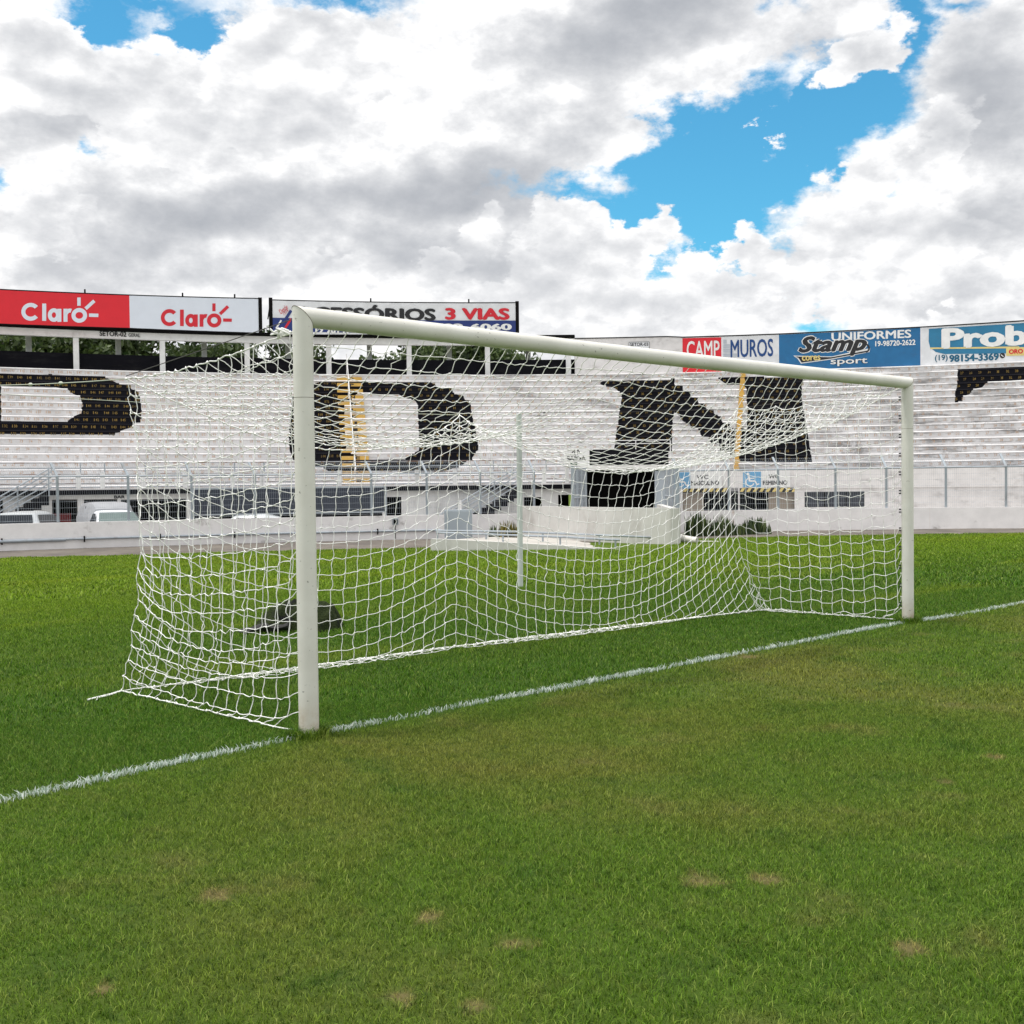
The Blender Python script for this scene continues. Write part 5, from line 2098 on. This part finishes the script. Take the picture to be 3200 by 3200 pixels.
def build_ramp(B_, C_):
    e = empty('access_ramp', tuple(at(1900, 1715, 32)[:2]) + (-.33,))
    tag(e, 'white walled access ramp with low kerb in front of the tunnel', 'ramp')
    wm = mat('ramp_wall_paint', (0.54, 0.53, 0.51), .85, dirt=(.27, .245, .22), amt=.75, scale=(.9, .9, .5), lo=.5, hi=.75, bump=.3)

    def slab(pts, th, z0s, z1s, m, name):
        """wall following plan points"""
        mb = MB()
        n_ = len(pts)
        rings = []
        for i, p in enumerate(pts):
            d = np.array(pts[min(i + 1, n_ - 1)]) - np.array(pts[max(i - 1, 0)])
            d /= np.linalg.norm(d)
            nn = np.array([-d[1], d[0]]) * th
            rings.append([(p[0], p[1], z0s[i]), (p[0] + nn[0], p[1] + nn[1], z0s[i]), (p[0] + nn[0], p[1] + nn[1], z1s[i]), (p[0], p[1], z1s[i])])
        mb.loft(rings)
        return mb.build(name, m, e)
    n_ = 18
    pts, zt = [], []
    for i in range(n_ + 1):
        t = i / n_
        x = 1622 + (2117 - 1622) * t
        d = 38.2 + (32.6 - 38.2) * (1 - (1 - t) ** 1.25)
        ytop = 1581 + (1589 - 1581) * t
        q = at(x, ytop, d)
        pts.append(q[:2])
        zt.append(q[2])
    q = pts[-1] + np.array([math.sin(YAW + .06), math.cos(YAW + .06)]) * 5.9
    ztm = float(np.mean(zt))
    slab(pts, .2, [-.6] * len(pts), [ztm] * len(pts), wm, 'ramp_wall')
    d_ = (q - pts[-1]) / np.linalg.norm(q - pts[-1])
    slab([pts[-1] + d_ * .002, q], .2, [-.6] * 2, [ztm - .003] * 2, wm, 'ramp_wall')
    # front kerb, falling to the right, and the apron slab
    kp, kt = [], []
    for i in range(13):
        t = i / 12
        x = 1346 + (1930 - 1346) * t
        yb = 1719 + (1724 - 1719) * t
        yt = 1683.5 + (1716 - 1683.5) * t ** 1.15
        zb_ = -.34
        pb_ = gnd(x, yb, zb_)
        d = (pb_ - CAMP) @ CF
        kp.append(pb_[:2])
        kt.append(at(x, yt, d)[2])
    slab(kp, .15, [-.5] * 13, kt, wm, 'ramp_kerb')
    mb = MB()
    # ramp floor between kerb and wall
    fl = []
    for i in range(13):
        t = i / 12
        a = np.array([*kp[i], kt[i] - .06])
        j = int(t * n_)
        w = np.array([*pts[j], max(-.42, kt[i] - .2)])
        fl += [a, w]
    mb.add(fl, [(2 * i, 2 * i + 1, 2 * i + 3, 2 * i + 2) for i in range(12)])
    mb.build('ramp_floor', M_CONC, e)
    ap = MB()
    top = [(1800, 1727), (1960, 1722), (2117, 1709), (2200, 1702), (2304, 1705.5)]
    bot = [(1800, 1729), (1960, 1729), (2117, 1719.5), (2200, 1713), (2304, 1706.5)]
    V = []
    for (x, y), (x2, y2) in zip(top, bot):
        a, b2 = gnd(x, y, -.31), gnd(x2, y2, -.31)
        V += [(a[0], a[1], -.305), (b2[0], b2[1], -.305)]
    F_ = [(2 * i, 2 * i + 1, 2 * i + 3, 2 * i + 2) for i in range(len(top) - 1)]
    V2 = [(x, y, z - .06) for x, y, z in V]
    k = len(V)
    side = [(2 * i + 1, 2 * i + 3, k + 2 * i + 3, k + 2 * i + 1) for i in range(len(top) - 1)]
    ap.add(V + V2, F_ + side)
    ap.build('apron_slab', M_APRON, e)
    # two low pipe rails
    for name, pl, posts, d0, d1, lab in (
            ('rail', [B_(200, 832), B_(1025, 842), B_(1932, 880), C_(520, 1062)], [B_(705, 850), B_(1275, 852), B_(1845, 880), C_(485, 1062)], 34.5, 33.2, 'low grey pipe rail along the ramp wall, the farther of two'),
            ('rail', [B_(205, 850), B_(1025, 880), B_(1500, 895), B_(1932, 922), C_(120, 1085)], [B_(215, 850), B_(875, 875), B_(1450, 893), C_(75, 1088)], 32.6, 31.4, 'low grey pipe rail on the ramp kerb, the nearer of two')):
        g = empty('ramp_rail', tuple(at(*pl[0], d0)[:2]) + (-.3,))
        tag(g, lab, 'rail', 'pipe rails of the access ramp')
        xa, xb = pl[0][0], pl[-1][0]
        D = lambda x: d0 + (d1 - d0) * (x - xa) / (xb - xa)
        mb = MB()
        mb.tube([at(x, y, D(x)) for x, y in pl], .03, 8)
        mb.build('rail_pipe', M_GALV, g, smooth=True)
        for x, y in posts:
            t_ = at(x, y, D(x))
            mb = MB()
            mb.tube([(t_[0], t_[1], t_[2]), (t_[0], t_[1], -.36)], .026, 8)
            mb.build('rail_post', M_GALV, g, smooth=True)
    # grey cabinet
    a = at(1432, 1600, 35.6)
    c = empty('cabinet', (a[0], a[1], -.34))
    tag(c, 'plain grey metal cabinet in front of the low white wall by the ramp', 'cabinet')
    ztop = at(1432, 1593, 35.6)[2]
    wdt = 86 / FPX * 35.6
    mb = MB()
    mb.box((a[0], a[1], (ztop - .34) / 2), (wdt, .3, ztop + .34), -YAW)
    mb.build('cabinet_body', M_CAB, c, bevel=.012)
    mb = MB()
    fq = a - np.array([math.sin(YAW), math.cos(YAW), 0]) * .154
    mb.box((fq[0], fq[1], (ztop - .34) / 2), (wdt * .93, .012, (ztop + .34) * .92), -YAW)
    mb.build('cabinet_door', M_CAB, c, bevel=.004)
    # rolled white pipes by the end of the ramp wall
    g0 = at(2112, 1692, 33.2)
    pl = []
    wp = mat('white_plastic_pipe', (.66, .64, .6), .6, dirt=(.35, .3, .25), amt=.4)
    for (xa, ya, xb, yb, rad, d, lab) in ((2112, 1690, 2178, 1703, .10, 33.4, 'thick white pipe lying on the grass at the end of the ramp wall'),
                                          (2150, 1700, 2246, 1701, .035, 33.8, 'thin white pipe lying on the grass beside the thick one')):
        A, Bq = at(xa, ya, d), at(xb, yb, d - .4)
        z0 = -.31 + rad
        mb = MB()
        n_ = 14
        u = Vector((Bq[0] - A[0], Bq[1] - A[1], 0)).normalized()
        s = Vector((-u.y, u.x, 0))
        Av, Bv = Vector((A[0], A[1], z0 + (.1 if rad > .05 else 0))), Vector((Bq[0], Bq[1], z0))
        rings = []
        for cc, rr in ((Av, rad), (Bv, rad), (Bv, rad * .8), (Av, rad * .8)):
            rings.append([cc + s * rr * math.cos(2 * math.pi * k / n_) + Vector((0, 0, rr * math.sin(2 * math.pi * k / n_))) for k in range(n_)])
        rings.append(rings[0])
        mb.loft(rings, cap=False)
        o = mb.build('white_pipe', wp, smooth=True)
        tag(o, lab, 'pipe', 'white pipes by the ramp')


def build_screen():
    """navy slatted screen on posts in front of the bar"""
    r = 48.0
    e = empty('slatted_screen', P(cy(900, 1565, r)[0], r, -.85))
    tag(e, 'long dark navy slatted screen with pale frame behind the fence', 'screen')
    x0, x1 = Z1(1296, 0)[0], Z2(870, 0)[0]
    pa, pb = cy(x0, 1565, r)[0], cy(x1, 1565, r)[0]
    z1, z0 = cy(900, 1527, r)[1], cy(900, 1602, r)[1]
    mb = MB()
    mb.arc(pa, pb, r + .03, r + .05, z0, z1)
    n_ = 26
    for k in range(n_):
        z = z0 + (z1 - z0) * k / n_
        mb.arc(pa, pb, r, r + .028, z + .01, z + (z1 - z0) / n_ * .72, seg=10)
    mb.build('slats', M_SCREEN, e)
    fm = MB()
    for z in (z0 - .06, z1 + .002):
        fm.arc(pa, pb, r - .02, r + .06, z, z + .06)
    for k in range(6):
        p = pa + (pb - pa) * k / 5
        fm.arc(p + .0008, p - .0008, r + .062, r + .12, -.85, z1 + .05, seg=1)
    for p in (pa, pb):
        fm.arc(p + .0009, p - .0009, r - .02, r + .06, z0 + .002, z1, seg=1)
    fm.build('screen_frame', M_GALV, e)


# ------------------------------------------------------------------ plants and trees
def foliage_mat(name, dark, light):
    m = bpy.data.materials.new(name)
    m.use_nodes = True
    b = NB(m.node_tree)
    rn = b.n('ShaderNodeAttribute', attribute_name='rnd').outputs['Fac']
    c = b.mix(rn, dark, light)
    bs = b.n('ShaderNodeBsdfPrincipled')
    b.put(bs.inputs['Base Color'], c)
    bs.inputs['Roughness'].default_value = .55
    tr = b.n('ShaderNodeBsdfTranslucent')
    b.put(tr.inputs[0], c)
    mx = b.n('ShaderNodeMixShader')
    mx.inputs[0].default_value = .3
    b.link(bs.outputs[0], mx.inputs[1])
    b.link(tr.outputs[0], mx.inputs[2])
    o = b.n('ShaderNodeOutputMaterial')
    b.link(mx.outputs[0], o.inputs[0])
    return m


def build_plants(B_, C_):
    gm = foliage_mat('snake_plant_leaf', (.02, .045, .018), (.13, .17, .05))
    ym = foliage_mat('yellowing_snake_plant_leaf', (.05, .06, .018), (.30, .24, .05))

    def clump(x0, x1, ybot, ytop, d, n, m, lab, seedv):
        rs = np.random.default_rng(seedv)
        a, b2 = at(x0, ybot, d), at(x1, ybot, d)
        c = (a + b2) / 2
        zb_ = -.36
        zt_ = at((x0 + x1) / 2, ytop, d)[2]
        V, T, rn = [], [], []
        for k in range(n):
            t = rs.random()
            base = a + (b2 - a) * t + np.array([math.sin(YAW), math.cos(YAW), 0]) * (rs.random() - .5) * .5
            hmax = (zt_ - zb_) * (.45 + .55 * math.sin(math.pi * min(1, max(0, t * .9 + .05))) ** .6)
            h = hmax * (.55 + .45 * rs.random())
            w = .022 + .018 * rs.random()
            ang = rs.random() * 6.283
            ln = rs.normal(0, .12, 2) * h
            dx = np.array([math.cos(ang), math.sin(ang), 0]) * w
            p0 = np.array([base[0], base[1], zb_])
            o = len(V)
            for f, wf in ((0, .7), (.35, 1.1), (.7, .8), (1, .05)):
                q = p0 + np.array([ln[0] * f * f, ln[1] * f * f, h * f])
                V += [q - dx * wf, q + dx * wf]
            for j in range(3):
                T += [(o + 2 * j, o + 2 * j + 1, o + 2 * j + 3), (o + 2 * j, o + 2 * j + 3, o + 2 * j + 2)]
            rn += [rs.random() ** 1.6] * 8
        me = np_mesh('snake_plant', np.array(V), np.array(T), m, {'rnd': np.array(rn)})
        tag(link('snake_plant', me), lab, 'plant', 'snake plants by the low white wall')
    clump(*[B_(q, 0)[0] for q in (738, 830)], 1684, B_(0, 745)[1], 36.6, 40, gm, 'small dark snake plant right of the grey cabinet', 1)
    clump(*[B_(q, 0)[0] for q in (835, 1030)], 1684, B_(0, 705)[1], 36.4, 110, ym, 'yellowing snake plant clump behind the far net pole', 2)
    clump(*[C_(q, 0)[0] for q in (785, 1010)], 1668, C_(0, 775)[1], 36.9, 170, gm, 'tallest dark snake plant clump by the ramp end of the low wall', 3)
    clump(*[C_(q, 0)[0] for q in (1000, 1270)], 1668, C_(0, 815)[1], 37.0, 150, gm, 'middle snake plant clump with thin grassy stalks by the low wall', 4)
    clump(*[C_(q, 0)[0] for q in (1250, 1345)], 1668, C_(0, 900)[1], 37.2, 70, gm, 'lowest snake plant clump between two taller ones by the wall', 6)
    clump(*[C_(q, 0)[0] for q in (1330, 1625)], 1666, C_(0, 835)[1], 37.4, 170, gm, 'rightmost snake plant clump under the womens toilet sign', 5)


def build_trees():
    lm = foliage_mat('tree_leaf', (.024, .050, .013), (.12, .17, .045))
    bm_ = mat('tree_bark', (.09, .07, .05), .9, bump=.5)
    protos = []
    for v in range(3):
        rs = np.random.default_rng(40 + v)
        nl = 15000
        cl = []
        for k in range(46):
            a = rs.random() * 6.283
            el = rs.random()
            rr = (.55 + .45 * rs.random())
            cl.append((math.cos(a) * 3.4 * rr * math.sqrt(1 - (el - .35) ** 2), math.sin(a) * 3.4 * rr * math.sqrt(1 - (el - .35) ** 2), 3.6 + 5.0 * el * (0.75 + .35 * rs.random()), .55 + .6 * rs.random()))
        V, T, rn = [], [], []
        ci = rs.integers(0, len(cl), nl)
        for k in range(nl):
            c = cl[ci[k]]
            d = rs.normal(0, 1, 3)
            d /= np.linalg.norm(d)
            q = np.array(c[:3]) + d * c[3] * rs.random() ** .4 * np.array([1.15, 1.15, .8])
            s = .065 + .06 * rs.random()
            a1 = rs.normal(0, 1, 3)
            a1 /= np.linalg.norm(a1)
            a2 = np.cross(a1, rs.normal(0, 1, 3))
            a2 /= np.linalg.norm(a2)
            o = len(V)
            V += [q - a1 * s * 1.6, q + a2 * s * .7, q + a1 * s * 1.6, q - a2 * s * .7]
            T += [(o, o + 1, o + 2), (o, o + 2, o + 3)]
            rn += [min(1, max(0, .35 + .25 * rs.normal()))] * 4
        crown = np_mesh('crown', np.array(V), np.array(T), lm, {'rnd': np.array(rn)})
        mb = MB()
        mb.tube([(0, 0, -.3), (.05, .03, 1.5), (.0, .1, 3.2), (.1, .05, 5.0)], [.28, .2, .16, .08], 10)
        for c in cl[:16]:
            mb.tube([(.02, .06, 2.6), (c[0] * .45, c[1] * .45, 2.6 + (c[2] - 2.6) * .55), (c[0], c[1], c[2])], [.09, .05, .015], 6)
        e = empty('tree')
        co = link('crown', crown, e)
        tr = mb.build('trunk', bm_, e, smooth=True)
        protos.append((e, co, tr))
    spots = [(-100, 75, 1), (40, 75, 2), (150, 78, 0), (270, 75, 1), (390, 76, 2), (500, 79, 1), (610, 77, 0), (720, 76, 2), (830, 75, 1), (920, 76, 0),
             (1110, 79, 2), (1190, 76, 1), (1290, 75, 0), (1390, 75, 2), (1480, 76, 1), (1580, 76, 0), (1670, 77, 2)]
    top = {-100: 10.2, 150: 11.2, 500: 10.7, 920: 10.3, 1110: 9.4, 1190: 9.6, 610: 11.0, 830: 10.6, 1670: 9.7, 1580: 10.2}
    used = set()
    where = ['at the far left, under the red billboard', 'under the white lettering on the red billboard', 'under the white ray mark of the red billboard',
             'under the right end of the red billboard', 'under the seam between red and pale grey billboards', 'under the red lettering of the grey billboard',
             'under the red ray mark of the grey billboard', 'under the right end of the pale grey billboard', 'above the taut net edge, left of the near post',
             'right behind the top of the near post', 'low, under the left end of the black lettering', 'low, under the middle of the black lettering',
             'under the right end of the black lettering', 'between the black lettering and the red lettering', 'under the red number three', 'under the red lettering on the white board',
             'just right of the white and navy billboard']
    for k, (x, r, v) in enumerate(spots):
        e, co, tr = protos[v]
        if v in used:
            e2 = e.copy()
            COL.objects.link(e2)
            for ch in (co, tr):
                c2 = ch.copy()
                COL.objects.link(c2)
                c2.parent = e2
            e = e2
        used.add(v)
        ph = cy(x, 1100, r)[0]
        zt_ = top.get(x, 11.8) + rng.normal(0, .25)
        e.location = P(ph, r, -.85)
        sc = (zt_ + .85) / 9.1
        e.scale = (sc * .95, sc * .95, sc)
        e.rotation_euler = (0, 0, rng.random() * 6.28)
        tag(e, 'leafy green tree beyond the gallery ' + where[k], 'tree', 'trees behind the gallery')


# ------------------------------------------------------------------ cars
def car_shell(sections, m, name, parent, loc, rz, smooth=True):
    """loft of cross-sections: (x, [(y, z), ...])"""
    mb = MB()
    ca, sa = math.cos(rz), math.sin(rz)
    rings = []
    for x, pr in sections:
        rings.append([(loc[0] + x * ca - y * sa, loc[1] + x * sa + y * ca, loc[2] + z) for y, z in pr])
    mb.loft(rings)
    return mb.build(name, m, parent, smooth=smooth)


def sect(x, w, zb, zbelt, wr, zr, rnd=.08):
    """closed half-symmetric car section: body to the belt, cabin to the roof"""
    pts = [(-w * .92, zb), (-w, zb + .15), (-w, zbelt - .05), (-w * .97, zbelt)]
    if zr > zbelt + .02:
        pts += [(-wr - .03, zr - rnd), (-wr + .05, zr - .02), (-wr * .5, zr)]
    else:
        pts += [(-w * .93, zbelt + .01), (-w * .8, zbelt + .015), (-w * .4, zbelt + .02)]
    return (x, pts + [(-y, z) for y, z in reversed(pts)])


def build_cars():
    glass = mat('car_glass', (.02, .025, .032), .15, spec=.25)
    wind = mat('windscreen_glass', (.12, .16, .155), .2, spec=.35)

    def wheels(e, loc, rz, xs, w):
        ca, sa = math.cos(rz), math.sin(rz)
        for x in xs:
            for s in (-1, 1):
                mb = MB()
                pts = []
                for yy in (s * (w - .18), s * w):
                    pts.append((loc[0] + x * ca - yy * sa, loc[1] + x * sa + yy * ca, loc[2] + .3))
                mb.tube(pts, .3, 20)
                t = mb.build('wheel', M_RUBBER, e, smooth=True)
                mb = MB()
                pts = []
                for yy in (s * (w - .02), s * (w + .006)):
                    pts.append((loc[0] + x * ca - yy * sa, loc[1] + x * sa + yy * ca, loc[2] + .3))
                mb.tube(pts, .18, 16)
                mb.build('rim', M_GALV, t, smooth=True)

    def quad(e, loc, rz, pts, m, name):
        ca, sa = math.cos(rz), math.sin(rz)
        mb = MB()
        mb.add([(loc[0] + x * ca - y * sa, loc[1] + x * sa + y * ca, loc[2] + z) for x, y, z in pts], [tuple(range(len(pts)))])
        return mb.build(name, m, e)
    # hatchback seen from behind: local +x is its front
    silver = mat('silver_car_paint', (.55, .58, .6), .3, metal=.3, spec=.6, var=.02)
    white = mat('white_car_paint', (.66, .68, .72), .3, spec=.6, var=.02)
    c = at(100, 1600, 41.5)
    loc = (c[0], c[1], -.76)
    rz = math.pi / 2 - YAW + .06           # pointing away from the viewer
    e = empty('parked_car', loc)
    tag(e, 'silver hatchback parked behind the low wall at the far left, rear window towards the pitch', 'car', 'cars parked behind the low wall')
    S = [sect(-1.95, .70, .35, .85, .5, .85), sect(-1.90, .80, .25, .95, .56, 1.0), sect(-1.66, .83, .22, .97, .58, 1.43, .08), sect(-1.35, .84, .2, .97, .60, 1.45, .09),
         sect(-.2, .85, .2, .95, .60, 1.47, .09), sect(.35, .85, .2, .93, .57, 1.40, .09), sect(.95, .84, .2, .90, .5, .92), sect(1.6, .80, .22, .80, .5, .8), sect(1.95, .66, .3, .62, .4, .62)]
    car_shell(S, silver, 'body', e, loc, rz)
    quad(e, loc, rz, [(-1.915, -.70, 1.0), (-1.915, .70, 1.0), (-1.715, .60, 1.37), (-1.715, -.60, 1.37)], glass, 'rear_window')
    for s in (-1, 1):
        quad(e, loc, rz, [(-1.5, s * .80, 1.0), (.75, s * .82, .97), (.32, s * .66, 1.34), (-1.3, s * .66, 1.36)], glass, 'side_window')
    for s in (-1, 1):
        quad(e, loc, rz, [(-1.93, s * .62, .75), (-1.93, s * .76, .75), (-1.89, s * .77, .93), (-1.89, s * .66, .93)], M_LOGORED, 'tail_light')
    wheels(e, loc, rz, (-1.25, 1.2), .82)
    # small van seen from the front, turned to show its left-hand flank
    c = at(352, 1600, 41.0)
    loc = (c[0], c[1], -.80)
    rz = -math.pi / 2 - YAW + .55
    e = empty('parked_van', loc)
    tag(e, 'small white van with raised cargo roof parked behind the low wall, windscreen towards the pitch', 'van', 'cars parked behind the low wall')
    S = [sect(2.0, .62, .3, .72, .4, .72), sect(1.85, .78, .22, .85, .5, .85), sect(1.25, .82, .2, .98, .5, 1.0), sect(.55, .83, .2, 1.0, .60, 1.46, .09), sect(.0, .83, .2, 1.0, .62, 1.52, .09)]
    car_shell(S, white, 'cab', e, loc, rz)
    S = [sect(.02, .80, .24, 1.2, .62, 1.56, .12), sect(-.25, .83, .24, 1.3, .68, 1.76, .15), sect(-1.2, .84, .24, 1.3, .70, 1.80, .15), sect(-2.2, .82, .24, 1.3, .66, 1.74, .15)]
    car_shell(S, mat('shaded_dirty_van_box', (.30, .31, .33), .5, dirt=(.18, .17, .17), amt=.5, scale=(2, 2, 2)), 'cargo_box', e, loc, rz)  # grey stands in for shade and dirt on the white box's flank
    quad(e, loc, rz, [(1.20, -.74, 1.035), (1.20, .74, 1.035), (.60, .585, 1.45), (.60, -.585, 1.45)], wind, 'windscreen')
    for s in (-1, 1):
        quad(e, loc, rz, [(1.0, s * .835, 1.03), (.12, s * .84, 1.04), (.12, s * .70, 1.42), (.52, s * .69, 1.40)], glass, 'side_window')
        quad(e, loc, rz, [(-.35, s * .845, 1.58), (-.35, s * .825, 1.66), (-.47, s * .825, 1.66), (-.47, s * .845, 1.58)], glass, 'vent')
        quad(e, loc, rz, [(1.93, s * .45, .62), (1.93, s * .68, .62), (1.83, s * .72, .8), (1.83, s * .5, .8)], wind, 'headlight')
    wheels(e, loc, rz, (-1.4, 1.25), .8)
    # low pale car roof mostly hidden behind the net
    c = at(820, 1645, 42.5)
    loc = (c[0], c[1], -.85)
    rz = -YAW + .1
    e = empty('parked_car', loc)
    tag(e, 'pale low car with only its roof above the low wall, under the navy screen', 'car', 'cars parked behind the low wall')
    S = [sect(-2.0, .70, .3, .75, .5, .75), sect(-1.5, .82, .22, .86, .55, .9), sect(-.95, .83, .2, .88, .56, 1.28, .09), sect(.1, .84, .2, .88, .58, 1.33, .09), sect(.6, .83, .2, .88, .54, 1.22, .09), sect(1.2, .82, .2, .86, .5, .88), sect(2.0, .68, .3, .65, .4, .65)]
    car_shell(S, silver, 'body', e, loc, rz)
    for s in (-1, 1):
        quad(e, loc, rz, [(-1.2, s * .81, .90), (.95, s * .82, .90), (.5, s * .64, 1.20), (-.85, s * .64, 1.22)], glass, 'side_window')
    wheels(e, loc, rz, (-1.3, 1.25), .8)


# ------------------------------------------------------------------ build all
if not ONLY_SKY:
    build_ground()
    build_track()
    st, zb, A_, B_, C_, rw = build_stand()
    build_railing(st, zb, A_, B_)
    build_stairs(A_, B_)
    build_boards()
    build_signs(C_, rw)
    build_perimeter()
    build_ramp(B_, C_)
    build_screen()
    build_plants(B_, C_)
    build_trees()
    build_cars()
    build_goal()
    build_net()
    build_heap()
    build_grass()
